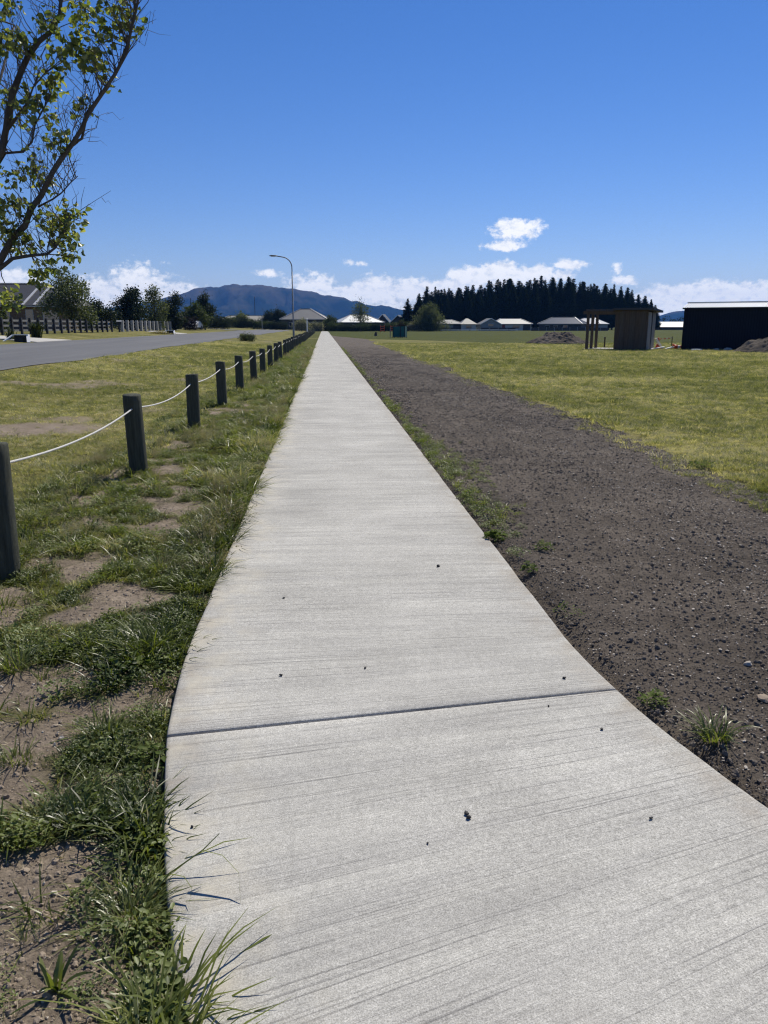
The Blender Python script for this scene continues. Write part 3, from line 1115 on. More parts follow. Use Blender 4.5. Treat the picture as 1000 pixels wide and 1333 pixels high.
def build_pines():
    crowns = [pine_crown(s) for s in range(6)]
    tr = pine_trunk()
    k = 300 / 265
    px = np.array([31.7, 35.6, 40.8, 46, 51, 56.3, 61.5, 66.8, 72, 77.2, 82.5, 87.9, 93.3, 98.6, 104, 109.6, 113.9]) * k
    pz = (np.array([13.6, 14.54, 14.32, 14.8, 15.6, 16.1, 16.6, 16.4, 17.4, 17.2, 17, 16.2, 15.3, 15.3, 14, 11.5, 9.2]) - 1.6) * k + 1.6
    r = np.random.default_rng(3)
    spots = []
    x = 36.2
    i = 0
    while x < 130:
        y = 300 + (8 if i % 2 else 0) + r.uniform(-2, 2)
        spots.append((x * y / 300, y, float(np.interp(x, px, pz)) * y / 300 * (r.uniform(0.84, 1.06))))
        x += r.uniform(1.4, 3.0)
        i += 1
    front = len(spots)
    for k in range(30):
        x = 39 + k * 3.0 + r.uniform(-0.8, 0.8)
        spots.append((x * 318 / 300, 318 + r.uniform(-2, 2), float(np.interp(x, px, pz)) * 1.06 * r.uniform(0.93, 1.04)))
    grp = 'pines in the dense row behind the houses'
    for i, (x, y, h) in enumerate(spots):
        root = empty('pine_tree', (x, y, -0.1), r.uniform(0, 6.28))
        root.scale = (h * r.uniform(0.8, 1.5), h * r.uniform(0.8, 1.5), h)
        lab = ORD[min(i, len(ORD) - 1)] + ' tall dark pine from the left in the dense row behind the houses'
        if i == 0:
            lab = 'leftmost tall dark pine at the open end of the dense row'
        if i >= front:
            lab = ORD[i - front] + ' pine from the left in the second row, half hidden behind the front pines'
        if i == front - 1:
            lab = 'rightmost and shortest dark pine of the row, nearest the wooden hut'
        tag(root, lab, 'pine tree', grp)
        link('crown', crowns[i % 6], None, root)
        link('trunk', tr, None, root)
    for (x, y, h, lab) in ((26.2, 246, 9.8, 'left tree of the dark twin pines standing apart before the row'), (30.0, 248, 10.6, 'right tree of the dark twin pines standing apart before the row')):
        root = empty('pine_tree', (x, y, -0.05), 1.0)
        root.scale = (h * 1.35, h * 1.35, h)
        tag(root, lab, 'pine tree', 'twin pines')
        link('crown', crowns[1 if x < 28 else 4], None, root)
        link('trunk', tr, None, root)


build_pines()

# a far shelter belt, one dark mass on the right
r_ = np.random.default_rng(50)
P = np.stack([r_.uniform(170, 330, 3000), 500 + r_.normal(size=3000) * 3, r_.uniform(0.2, 7.6, 3000) ** 1.0], -1)
P[:, 2] *= 0.85 + 0.15 * np.sin(P[:, 0] * 0.6)
V, F = leaf_faces(P, 1.1, r=r_)
tag(link('shelter_belt', np_mesh('shelter_belt', V, F), M_pine), 'dark far shelter belt of trees beyond the long white shed', 'trees', kind='stuff')

# ------------------------------------------------------------------ trees of the left gardens
tree('garden_tree', 'loose grey green tree above the dark rail fence beside the charcoal roof', 'tree', (-25.4, 82, 1.05), 6.0, 4.9, M_pale, 230, 15, 0.20, 11, loose=0.8, crown_low=0.08, lobes=10)
tree('garden_tree', 'rounded dark evergreen tree behind the end post of the rail fence', 'tree', (-26.2, 110, 1.05), 5.4, 4.2, M_dark, 240, 16, 0.24, 12, crown_low=0.03, lobes=9, loose=0.4)
tree('garden_tree', 'thin feathery tree rising behind the pale fence posts', 'tree', (-24.4, 117, 1.05), 6.3, 3.5, M_pale, 150, 14, 0.20, 13, crown_low=0.06, lobes=9, loose=0.9)
tree('garden_tree', 'dark bushy tree behind the far end of the pale fence posts', 'tree', (-23.3, 126, 1.05), 5.4, 3.6, M_dark, 190, 15, 0.24, 14, crown_low=0.05, lobes=8)
tree('garden_tree', 'small dark tree tucked between the charcoal roof tree and the rounded evergreen', 'tree', (-28.5, 104, 1.05), 3.7, 4.0, M_dark, 120, 14, 0.24, 19, crown_low=0.05, lobes=6)
tree('garden_tree', 'mid green rounded tree left of the tall pointed one by the side street', 'tree', (-22.6, 142, 1.0), 4.4, 4.0, M_mid, 180, 15, 0.26, 15, crown_low=0.05, lobes=8)
tree('garden_tree', 'tall pointed dark tree under the left shoulder of the mountain', 'tree', (-22.4, 152, 1.0), 6.4, 3.4, M_dark, 180, 15, 0.28, 16, crown_low=0.05, lobes=9)
tree('garden_tree', 'broad dark tree standing over the hedge left of the street lamp', 'tree', (-18.5, 262, 0.5), 5.6, 5.5, M_dark, 160, 14, 0.42, 17, crown_low=0.1, lobes=7)
tree('garden_tree', 'taller dark tree over the hedge close to the street lamp', 'tree', (-14.8, 262, 0.5), 6.3, 4.5, M_dark, 150, 14, 0.42, 18, crown_low=0.1, lobes=7)
tree('garden_tree', 'low pale olive tree over the hedge under the mountain', 'tree', (-25.5, 250, 0.6), 4.6, 6.0, M_pale, 160, 14, 0.40, 20, crown_low=0.1, lobes=7)
tree('garden_tree', 'slender airy young tree rising from the hedge right of the path', 'tree', (10.5, 228, -0.05), 8.6, 5.0, M_pale, 95, 12, 0.30, 21, loose=1.2, crown_low=0.3, lobes=9)
tree('garden_tree', 'loose green willowy tree in front of the pine row', 'tree', (32.2, 233, -0.05), 7.6, 8.6, M_pale, 330, 16, 0.34, 22, loose=1.0, crown_low=0.02, lobes=12)
tree('garden_tree', 'small bushy tree beside the grey roofed house at the path end', 'tree', (2.2, 240, 0), 4.4, 4.5, M_mid, 120, 14, 0.34, 23, crown_low=0.05, lobes=6)

hedge = [(-31.5, 226, 6.5, 4.2, M_dark, 'dark purple green hedge at the left end of the hedge row'),
         (-27.3, 229, 4.5, 3.2, M_mid, 'low green shrub second in the hedge row across the road end'),
         (-22.8, 230, 5.5, 2.8, M_dark, 'wide dark hedge below the pale olive tree across the road end'),
         (-17.8, 230, 5.5, 3.0, M_mid, 'green hedge across the road end left of the street lamp'),
         (-13.2, 230, 4.8, 2.6, M_dark, 'dark hedge across the road end left of the blossoming bush'),
         (-0.2, 238, 4.2, 2.7, M_dark, 'dark shrub at the very end of the path on its left'),
         (3.4, 234, 4.0, 2.6, M_mid, 'green shrub right of the path end'),
         (7.2, 233, 4.4, 2.4, M_dark, 'dark shrub below the slender airy tree on its left'),
         (11.8, 233, 4.6, 2.2, M_mid, 'green shrub at the foot of the slender airy tree'),
         (16.2, 233, 4.6, 2.4, M_dark, 'dark shrub behind the orange barriers'),
         (20.4, 234, 4.2, 2.6, M_mid, 'green shrub behind the teal enclosure'),
         (23.6, 235, 4.0, 3.6, M_mid, 'tall yellow green shrub just right of the teal enclosure')]
for i, (x, y, w, h, mt, lab) in enumerate(hedge):
    shrub('hedge_shrub', lab, 'shrub', (x, y, float(tz(x, y)) - 0.02), w * 1.15, 2.4, h, mt, 60 + i, 90, 14, 0.34, 'shrubs of the hedge row across the far side')
shrub('blossom_bush', 'pale blossoming bush just left of the street side white post', 'bush', (-6.2, 222, 0.0), 5.0, 3.0, 3.6, M_blossom, 81, 110, 14, 0.30)
shrub('blossom_bush', 'pale flowering bush left of the path end below the grey roofed house', 'bush', (-1.6, 232, 0.0), 3.2, 2.4, 3.0, M_blossom, 82, 80, 14, 0.30)
shrub('blossom_bush', 'wide cream flowering bush between teal enclosure and willowy tree', 'bush', (27.5, 234, -0.02), 5.2, 3.0, 3.2, M_blossom, 83, 120, 14, 0.30)
shrub('verge_bush', 'small grey green bush in the mown verge beside the road', 'bush', (-7.3, 76, float(tz(-7.3, 76)) - 0.02), 1.4, 1.0, 0.75, M_pale, 84, 50, 14, 0.14)
shrub('garden_shrub', 'green shrub behind the rail fence in front of the brick wall', 'shrub', (-26.6, 66, 1.02), 2.2, 1.6, 2.1, M_mid, 85, 60, 14, 0.16)
shrub('garden_shrub', 'dark low shrub behind the rail fence at the left picture edge', 'shrub', (-29.8, 66, 1.05), 3.4, 1.8, 1.5, M_mid, 86, 60, 14, 0.18)
shrub('garden_shrub', 'dark shrub at the road corner beyond the pale fence posts', 'shrub', (-22.3, 134, 0.95), 2.6, 2.0, 2.6, M_mroon, 87, 60, 14, 0.22)
shrub('garden_shrub', 'dark hedge bush behind the parked car by the side street', 'shrub', (-21.5, 165, 0.95), 5.5, 2.5, 2.6, M_dark, 88, 90, 14, 0.28)
for i, (x, y, w, h, lab) in enumerate(((-29.5, 122, 5.0, 3.6, 'dark shrub mass behind the gap between the two left fences'), (-26.8, 132, 5.0, 3.9, 'dark shrub mass behind the middle of the pale fence posts'),
                                       (-24.8, 146, 4.5, 3.4, 'dark shrub mass behind the parked car'), (-33.5, 108, 5.0, 2.8, 'dark low shrubs under the loose grey green tree'))):
    shrub('garden_shrub', lab, 'shrub', (x, y, 1.0), w, 2.6, h, M_dark, 140 + i, 110, 14, 0.26)
# heap of cut grass by the second culvert
m_r = np.random.default_rng(5)
P = np.stack([m_r.normal(size=900) * 0.75, m_r.normal(size=900) * 0.35, np.abs(m_r.normal(size=900)) * 0.16], -1)
P[:, 2] *= np.exp(-(P[:, 0] / 1.3) ** 2)
V, F = leaf_faces(P, 0.22, aspect=5, r=m_r)
o = link('grass_heap', np_mesh('grass_heap', V, F), leaf_mat('cut_grass', (0.16, 0.14, 0.06), (0.30, 0.25, 0.12), 0.3), None, (-19.6, 96.3, float(tz(-19.6, 96.3))))
tag(o, 'heap of dry cut grass beside the farther culvert headwall', 'grass heap')


# flax and spiky shrub on the verge by the driveway
def flax(name, label, loc, n, h, spread, seed, mat):
    r = np.random.default_rng(seed)
    V, F = [], []
    for i in range(n):
        a = r.uniform(0, 6.28)
        lean = r.uniform(0.1, spread)
        L_ = h * r.uniform(0.7, 1.15)
        b = np.array([r.normal() * 0.12, r.normal() * 0.12, 0])
        d = np.array([math.cos(a), math.sin(a), 0])
        s = np.array([-math.sin(a), math.cos(a), 0]) * 0.04
        pts = [b, b + d * lean * L_ * 0.35 + np.array([0, 0, L_ * 0.6]), b + d * lean * L_ * 1.0 + np.array([0, 0, L_ * (1.0 - 0.25 * lean)])]
        o_ = len(V)
        V += [pts[0] - s * .6, pts[0] + s * .6, pts[1] - s, pts[1] + s, pts[2]]
        F += [(o_, o_ + 1, o_ + 3), (o_, o_ + 3, o_ + 2), (o_ + 2, o_ + 3, o_ + 4)]
    o = link(name, np_mesh(name, np.array(V), np.array(F)), mat, None, loc)
    return tag(o, label, 'plant')


flax('flax_plant', 'dark spiky flax clump on the verge before the rail fence', (-20.9, 59.3, float(tz(-20.9, 59.3))), 190, 1.15, 0.75, 4, M_flax)
flax('cabbage_plant', 'small upright spiky plant beside the driveway at the left edge', (-20.4, 53.2, float(tz(-20.4, 53.2))), 40, 0.85, 0.5, 5, M_flax)


# ------------------------------------------------------------------ houses
def house(name, label, loc, rz, w, d, eave, peak, ridge, wall_m, roof_m, openings=(), over=0.5, cap=M_ridge, gable=False, roof_mats=None):
    root = empty(name, loc, rz)
    tag(root, label, 'house')
    MB().box((0, 0, eave / 2 - 0.15), (w, d, eave + 0.3)).build('wall', wall_m, root)
    W, D = w / 2 + over, d / 2 + over
    r = ridge / 2
    th = 0.16
    e0 = eave - 0.02
    vs = [(-W, -D, e0), (W, -D, e0), (W, D, e0), (-W, D, e0), (-W, -D, e0 + th), (W, -D, e0 + th), (W, D, e0 + th), (-W, D, e0 + th), (-r, 0, peak), (r, 0, peak)]
    fs = [(0, 3, 2, 1), (0, 1, 5, 4), (1, 2, 6, 5), (2, 3, 7, 6), (3, 0, 4, 7), (4, 5, 9, 8), (5, 6, 9), (6, 7, 8, 9), (7, 4, 8)]
    rf = MB().add(vs, fs).build('roof', roof_m, root)
    c = MB()
    up = Vector((0, 0, 0.05))
    for a, b in ((4, 8), (5, 9), (6, 9), (7, 8), (8, 9)):
        c.beam(Vector(vs[a]) + up, Vector(vs[b]) + up, 0.26, 0.07)
    c.build('ridge_cap', cap, rf)
    MB().box((0, -D - 0.05, e0 + 0.05), (2 * W, 0.1, 0.13)).build('gutter', cap, root)
    for (kind, x, z, ow, oh, face) in openings:
        if face == 'f':
            c0, s0, s1 = (x, -d / 2 - 0.02, z), (ow, 0.08, oh), (ow - 0.16, 0.04, oh - 0.16)
            c1 = (x, -d / 2 - 0.055, z)
        else:
            sg = 1 if face == 'r' else -1
            c0, s0, s1 = (sg * (w / 2 + 0.02), x, z), (0.08, ow, oh), (0.04, ow - 0.16, oh - 0.16)
            c1 = (sg * (w / 2 + 0.055), x, z)
        if kind == 'window':
            f = MB().box(c0, s0).build('window', M_ridge, root)
            MB().box(c1, s1).build('pane', M_glass, f)
        elif kind == 'door':
            MB().box(c0, s0).build('door', M_red, root)
        elif kind == 'garage':
            MB().box(c0, s0).build('garage_door', M_cladd, root)
    return root


def gable_wing(root, x0, x1, y0, y1, eave, peak, wall_m, roof_m, name_wall='gable_wall'):
    """a wing whose gable end faces the camera side (-y)"""
    xm = (x0 + x1) / 2
    MB().add([(x0, y0, -0.2), (x1, y0, -0.2), (x1, y0, eave), (xm, y0, peak - 0.12), (x0, y0, eave), (x0, y1, -0.2), (x1, y1, -0.2), (x1, y1, eave), (xm, y1, peak - 0.12), (x0, y1, eave)],
             [(0, 1, 2, 3, 4), (1, 6, 7, 2), (5, 0, 4, 9), (9, 8, 7, 6, 5)]).build(name_wall, wall_m, root)
    o = 0.35
    t = 0.12
    sl_ = (peak - eave) / (xm - x0)
    A = [(x0 - o, y0 - o, eave - sl_ * o), (xm, y0 - o, peak), (x1 + o, y0 - o, eave - sl_ * o)]
    B = [(a[0], y1, a[2]) for a in A]
    up = [(p[0], p[1], p[2] + t) for p in A + B]
    rf = MB().add(A + B + up, [(6, 7, 10, 9), (7, 8, 11, 10), (1, 0, 3, 4), (2, 1, 4, 5), (0, 1, 7, 6), (1, 2, 8, 7), (0, 6, 9, 3), (2, 5, 11, 8)]).build('gable_roof', roof_m, root)
    b = MB()
    b.beam(Vector(A[0]) + Vector((0, -0.06, 0.06)), Vector(A[1]) + Vector((0, -0.06, 0.06)), 0.05, 0.24)
    b.beam(Vector(A[1]) + Vector((0, -0.06, 0.06)), Vector(A[2]) + Vector((0, -0.06, 0.06)), 0.05, 0.24)
    b.build('barge_board', M_white, rf)


# charcoal roofed brick house on the left
h1 = house('brick_house', 'brick house with charcoal hip roof and pale ridge lines behind the rail fence', (-39.4, 101, 1.1), 0, 19, 11, 2.65, 5.5, 11.6, M_brick, M_roofdark,
           [('window', 2.2, 1.5, 1.6, 1.5, 'f'), ('window', 5.2, 1.35, 0.9, 2.0, 'f'), ('window', 7.6, 1.4, 1.8, 1.7, 'f'), ('window', -2.5, 1.5, 2.2, 1.4, 'f')], over=0.6)
for xa in (4.7, 6.0):
    MB().beam((xa, -6.05, 2.86), (xa + 0.35, -0.9, 5.16), 0.30, 0.06).build('roof_flashing', M_ridge, h1)
# projecting front wing with its own hips
W0, W1 = -4.4, 2.1
vs = [(W0, -8.2, 2.64), (W1, -8.2, 2.64), (W1, -5.0, 2.64), (W0, -5.0, 2.64), (W0, -8.2, 2.8), (W1, -8.2, 2.8), (W1, -4.0, 3.3), (W0, -4.0, 3.3), (-1.5, -5.2, 4.55), (-0.8, -5.2, 4.55), (-0.8, -1.0, 4.6), (-1.5, -1.0, 4.6)]
rf = MB().add(vs, [(0, 1, 5, 4), (4, 5, 9, 8), (5, 6, 10, 9), (7, 4, 8, 11), (8, 9, 10, 11), (0, 3, 2, 1), (1, 2, 6, 5), (3, 0, 4, 7)]).build('wing_roof', M_roofdark, h1)
c = MB()
for a, b in ((4, 8), (5, 9), (8, 9)):
    c.beam(Vector(vs[a]) + Vector((0, 0, .04)), Vector(vs[b]) + Vector((0, 0, .04)), 0.22, 0.07)
c.build('ridge_cap', M_ridge, rf)
MB().box(((W0 + W1) / 2, -6.6, 1.2), (W1 - W0 - 0.8, 2.6, 2.85)).build('wing_wall', M_brick, h1)
f = MB().box((-2.3, -7.92, 1.45), (1.6, 0.08, 1.4)).build('window', M_ridge, h1)
MB().box((-2.3, -7.97, 1.45), (1.44, 0.04, 1.24)).build('pane', M_glass, f)
f = MB().box((0.2, -7.92, 1.3), (0.9, 0.08, 1.9)).build('window', M_ridge, h1)
MB().box((0.2, -7.97, 1.3), (0.74, 0.04, 1.74)).build('pane', M_glass, f)

house('grey_house', 'grey hip roofed house straight behind the street lamp and path end', (-5.6, 254, 0.35), R(-8), 14.2, 9.5, 3.1, 6.5, 3.0, M_cladd, M_roofgrey,
      [('window', -3.5, 1.6, 2.2, 1.4, 'f'), ('window', 2.5, 1.6, 2.2, 1.4, 'f')])
house('long_low_house', 'long low house with pale roof showing over the hedge under the mountain', (-27, 300, 0.4), 0, 26, 9, 2.6, 4.9, 16, M_clad, plain('tan_roof', (0.25, 0.235, 0.19), 0.6, 0.1, 1.0), [('window', 0, 1.4, 2, 1.2, 'f')])
hb = house('pale_roofed_house', 'house with bright white metal roof beyond the slender tree', (11.6, 266, 0.0), R(14), 14.5, 9, 2.6, 5.3, 5.0, M_cladd, M_roofpale,
           [('window', -3.5, 1.4, 2.0, 1.2, 'f'), ('window', 3.2, 1.4, 2.0, 1.2, 'f')])
hc = empty('gabled_house', (23.2, 268, 0), R(-12))
tag(hc, 'dark gabled house with white barge boards behind the teal enclosure', 'house')
gable_wing(hc, -5.2, -0.6, -3, 4, 2.8, 5.3, M_cladd, M_roofdark)
gable_wing(hc, -0.2, 5.0, -4, 4, 2.6, 5.0, M_cladd, M_roofdark)
f = MB().box((2.4, -4.05, 1.5), (1.8, 0.1, 1.3)).build('window', M_ridge, hc)
MB().box((2.4, -4.12, 1.5), (1.6, 0.05, 1.1)).build('pane', M_glass, f)
hd = house('twin_hip_house', 'low house with two grey hip roofs right of the willowy tree', (43.2, 274, -0.05), 0, 9.0, 8, 2.2, 3.75, 2.2, M_cladg, M_roofgrey,
           [('window', -2.2, 1.2, 1.6, 1.1, 'f'), ('garage', 2.6, 1.05, 2.6, 2.0, 'f')])
vs = [(3.6, -4.9, 2.2), (9.6, -4.9, 2.2), (9.6, 3, 2.2), (3.6, 3, 2.2), (6.1, -1.2, 4.1), (6.9, -1.2, 4.1)]
rf = MB().add(vs, [(0, 1, 5, 4), (1, 2, 5), (2, 3, 4, 5), (3, 0, 4), (0, 3, 2, 1)]).build('wing_roof', M_roofgrey, hd)
MB().box((6.6, -1.0, 1.0), (5.2, 7.0, 2.36)).build('wing_wall', M_clad, hd)
f = MB().box((6.6, -4.54, 1.3), (2.0, 0.08, 1.1)).build('window', M_ridge, hd)
MB().box((6.6, -4.6, 1.3), (1.8, 0.04, 0.9)).build('pane', M_glass, f)
he = house('red_door_house', 'pale house with grey roof, blue grey gable and red door before the pines', (65.3, 274, -0.05), 0, 13.0, 8, 2.15, 4.1, 7.0, M_clad, plain('light_grey_roof', (0.23, 0.225, 0.215), 0.6, 0.08, 1.0),
           [('door', -3.2, 1.0, 1.0, 2.0, 'f'), ('window', 1.2, 1.25, 2.6, 1.1, 'f'), ('garage', 5.0, 1.05, 2.6, 2.0, 'f')])
gable_wing(he, -11.3, -4.4, -4.8, 3.0, 2.2, 4.05, M_cladg, M_roofgrey)
f = MB().box((-7.9, -4.86, 1.9), (2.0, 0.1, 0.9)).build('window', M_ridge, he)
MB().box((-7.9, -4.93, 1.9), (1.8, 0.05, 0.7)).build('pane', M_glass, f)
hf = house('charcoal_house', 'long charcoal roofed house with bright right hip left of the wooden hut', (85.0, 276, -0.05), R(-32), 15, 9, 2.2, 4.6, 8.0, M_cladd, plain('charcoal_metal_roof', (0.055, 0.06, 0.068), 0.32, 0.1, 1.0),
           [('window', -4.5, 1.3, 1.6, 1.1, 'f'), ('window', -1.5, 1.3, 1.6, 1.1, 'f'), ('window', 2.0, 1.3, 1.6, 1.1, 'f')])
house('white_roofed_house', 'house with gleaming white roof seen through the open end of the wooden hut', (96.5, 282, -0.05), R(-40), 11, 8, 2.2, 4.4, 4.0, M_cladg, M_roofpale,
      [('window', -2, 1.3, 1.6, 1.1, 'f'), ('window', 2, 1.3, 1.6, 1.1, 'f')])
# long white shed far behind, between hut and navy shed
ws = empty('white_shed', (138, 305, 0), R(-24))
tag(ws, 'long white roofed shed in the gap between wooden hut and navy shed', 'shed')
MB().box((0, 0, 0.5), (19, 7, 1.4)).build('wall', M_cladd, ws)
MB().add([(-9.8, -3.9, 1.1), (9.8, -3.9, 1.1), (9.8, 3.9, 1.1), (-9.8, 3.9, 1.1), (-9.8, 0, 3.15), (9.8, 0, 3.15)], [(0, 1, 5, 4), (2, 3, 4, 5), (1, 2, 5), (3, 0, 4), (0, 3, 2, 1)]).build('roof', M_white, ws)

# low white rail in front of the far houses
rl = empty('white_rail_fence', (0, 246, 0))
tag(rl, 'low white rail fence of broad blocks before the twin hip house at the field edge', 'fence')
for k in range(8):
    MB().box((36.5 + k * 3.1 + 1.55, 0, 0.30), (2.7, 0.9, 0.26)).build('rail', M_white, rl)  # rails deepened into blocks so their sunlit tops show pale
    MB().box((36.5 + k * 3.1, 0, 0.2), (0.24, 0.5, 0.55)).build('post', M_greywood, rl)
# dark paling fence of the far gardens: posts and panels
for j, (xa, xb, y, lab) in enumerate(((50.5, 62.0, 252, 'dark low fence before the pale house with the red door'), (66.5, 92.0, 250, 'long dark fence below the charcoal roofed house'), (33.5, 43.5, 255, 'dark fence below the twin hip house'))):
    fr = empty('garden_fence', (0, y, -0.05))
    tag(fr, lab, 'fence', 'dark fences of the far gardens')
    n = int((xb - xa) / 2.4)
    for k in range(n):
        x = xa + (xb - xa) * k / n
        MB().box((x + (xb - xa) / n / 2, 0, 0.55), ((xb - xa) / n - 0.16, 0.06, 1.0)).build('panel', M_cladd, fr)
        MB().box((x, 0, 0.6), (0.14, 0.12, 1.25)).build('post', M_greywood, fr)


# ------------------------------------------------------------------ left fences, culverts, mailbox, lamp
def rail_fence(name, label, x, y0, y1, step, post_m, rail_m, pw=0.16, rails=(0.32, 0.68, 1.06), posth=1.28):
    root = empty(name, (x, y0, 0))
    tag(root, label, 'fence')
    n = int(round((y1 - y0) / step))
    pm = MB().box((0, 0, posth / 2 - 0.15), (pw, pw * 1.1, posth + 0.3))
    me = bpy.data.meshes.new('post')
    me.from_pydata(pm.v, [], pm.f)
    me.materials.append(post_m)
    for k in range(n + 1):
        y = (y1 - y0) * k / n
        link('post', me, None, root, (0, y, float(tz(x, y0 + y))))
    L_ = (y1 - y0) / n
    rm = MB().box((0, 0, 0), (0.045, L_ - 0.012, 0.15))
    mr = bpy.data.meshes.new('rail')
    mr.from_pydata(rm.v, [], rm.f)
    mr.materials.append(rail_m)
    for k in range(n):
        y = (y1 - y0) * (k + 0.5) / n
        for z in rails:
            link('rail', mr, None, root, (-pw / 2 - 0.03, y, float(tz(x, y0 + y)) + z))
    return root


rail_fence('rail_fence', 'black post and grey three rail fence before the brick house', -23.5, 58.0, 90.0, 1.85, M_black, M_rail)
rail_fence('post_fence', 'fence of pale square posts and dark rails before the garden trees', -23.5, 94.6, 128.5, 2.42, M_greywood, M_black, 0.30, (0.35, 0.75, 1.1), 1.32)
g = empty('gate', (-23.5, 52.6, 1.0))
tag(g, 'dark framed driveway gate at the left picture edge', 'gate')
MB().box((0, 4.6, 0.68), (0.24, 0.24, 1.66)).build('gate_post', M_black, g)
MB().box((0, 0.2, 0.68), (0.24, 0.24, 1.66)).build('gate_post', M_black, g)
for z in (0.25, 0.62, 1.0, 1.3):
    MB().box((0, 2.4, z), (0.05, 4.1, 0.11)).build('gate_bar', M_black, g)

mb = empty('mailbox', (-23.1, 91.6, float(tz(-23.1, 91.6))))
tag(mb, 'black mailbox on a dark post between the two left fences', 'mailbox')
MB().box((0, 0, 0.55), (0.16, 0.16, 1.3)).build('post', M_black, mb)
MB().box((0.02, 0, 1.0), (0.5, 0.34, 0.34)).build('box', M_black, mb)
MB().add([(-0.24, -0.19, 1.175), (0.30, -0.19, 1.175), (0.30, 0.19, 1.175), (-0.24, 0.19, 1.175), (-0.24, 0, 1.28), (0.30, 0, 1.28)], [(0, 1, 5, 4), (2, 3, 4, 5), (1, 2, 5), (3, 0, 4), (0, 3, 2, 1)]).build('lid', M_ridge, mb)


def culvert(label, x, y):
    z = float(tz(x, y))
    r = empty('culvert_headwall', (x, y, z))
    tag(r, label, 'headwall', 'driveway culverts beside the road')
    MB().box((0.0, 0.18, 0.20), (0.86, 0.06, 0.44)).build('back_wall', M_black, r)
    MB().box((0.02, 0.10, 0.45), (0.98, 0.26, 0.05)).build('top_beam', M_white, r)
    MB().beam((-0.44, 0.05, 0.44), (-0.98, -0.45, -0.02), 0.20, 0.06).build('wing_wall', M_white, r)
    MB().beam((0.48, 0.05, 0.44), (0.66, -0.45, -0.02), 0.20, 0.06).build('wing_wall', M_white, r)
    m = MB()
    m.tube([(0, 0.05, 0.13), (0, 0.20, 0.13)], [0.19, 0.19], 14)
    m.build('pipe', M_black, r)
    return r


culvert('white edged concrete culvert headwall by the driveway at left', -19.1, 51.3)
culvert('farther white edged culvert headwall beside the heap of cut grass', -18.9, 99)

# street lamp with curved outreach arm
lp = empty('street_lamp', (-2.92, 77, float(tz(-2.92, 77))))
tag(lp, 'tall slim grey street lamp with curved arm behind the bollards', 'street lamp')
m = MB()
m.tube([(0, 0, -0.2), (0, 0, 1.2), (0, 0, 1.25), (0, 0, 6.6)], [0.10, 0.10, 0.075, 0.055], 12)
m.build('pole', M_steel, lp, True)
arm = [(0, 0, 6.6), (0, 0, 7.0)] + [(-0.95 + 0.95 * math.cos(t), 0, 7.0 + 0.95 * math.sin(t)) for t in np.linspace(0.1, 1.45, 10)] + [(-1.35, 0, 8.02)]
MB().tube(arm, 0.048, 10).build('arm', M_steel, lp, True)
m = MB()
m.tube([(-1.3, 0, 8.03), (-1.45, 0, 8.05), (-1.9, 0, 8.07), (-2.12, 0, 8.05)], [0.05, 0.12, 0.13, 0.04], 10)
m.v = [(x, y * 1.25, 8.05 + (z - 8.05) * 0.55) for x, y, z in m.v]
hd_ = m.build('lamp_head', plain('lamp_head_grey', (0.12, 0.12, 0.125), 0.5, 0.1), lp, True)
MB().box((-1.72, 0, 7.985), (0.42, 0.18, 0.02)).build('lens', M_white, hd_)
MB().box((0, -0.088, 0.75), (0.11, 0.02, 0.4)).build('access_panel', M_steel, lp)

# other slim poles far off
for (x, y, h, rad, mt, lab) in ((-3.95, 190, 3.2, 0.16, M_white, 'short thick white post beside the path end before the grey house'),
                                (-17.0, 221, 3.6, 0.09, M_greywood, 'slim pale post in the hedge left of the street lamp'),
                                (-26.0, 305, 11.2, 0.10, M_black, 'thin far pole rising against the mountain between hedge and lamp'),
                                (-27.0, 165, 6.0, 0.07, M_black, 'thin dark pole beside the tall pointed tree')):
    m = MB()
    m.tube([(0, 0, -0.2), (0, 0, h * 0.5), (0, 0, h)], [rad, rad * 0.95, rad * 0.85], 10)
    m.tube([(0, 0, h), (0, 0, h + 0.08)], [rad * 1.25, rad * 0.6], 10)
    tag(m.build('pole', mt, None, False, (x, y, float(tz(x, y)))), lab, 'pole')

# parked car half hidden at the side street
cr = empty('parked_car', (-22.4, 139.5, 0.97), R(80))
tag(cr, 'parked car half hidden by shrubs beyond the pale fence posts', 'car')
prof = [(-2.1, 0.35), (-2.15, 0.75), (-1.7, 0.95), (-1.15, 1.0), (-0.6, 1.42), (0.9, 1.45), (1.6, 1.05), (2.1, 0.9), (2.1, 0.35)]
m = MB()
n = len(prof)
m.add([(x, -0.85 + (0.12 if z > 1.1 else 0), z) for x, z in prof] + [(x, 0.85 - (0.12 if z > 1.1 else 0), z) for x, z in prof],
      [tuple(range(n)), tuple(range(2 * n - 1, n - 1, -1))] + [(i, i + n, (i + 1) % n + n, (i + 1) % n) for i in range(n)])
m.build('body', M_carw, cr)
for x in (-1.3, 1.3):
    for y in (-0.8, 0.8):
        w = MB().tube([(x, y - 0.1, 0.32), (x, y + 0.1, 0.32)], 0.32, 14).build('wheel', M_black, cr)
for y in (-0.80, 0.80):
    MB().add([(-1.0, y, 1.02), (1.35, y, 1.05), (0.85, y * 0.94, 1.38), (-0.55, y * 0.94, 1.36)], [(0, 1, 2, 3) if y < 0 else (3, 2, 1, 0)]).build('side_window', M_glass, cr)
MB().add([(1.6, -0.7, 1.07), (1.6, 0.7, 1.07), (0.96, 0.66, 1.44), (0.96, -0.66, 1.44)], [(0, 1, 2, 3)]).build('rear_window', M_glass, cr)

# ------------------------------------------------------------------ bollards and rope
bol_y = [5.02 + 3.72 * k for k in range(-1, 48)]
BX = -2.11


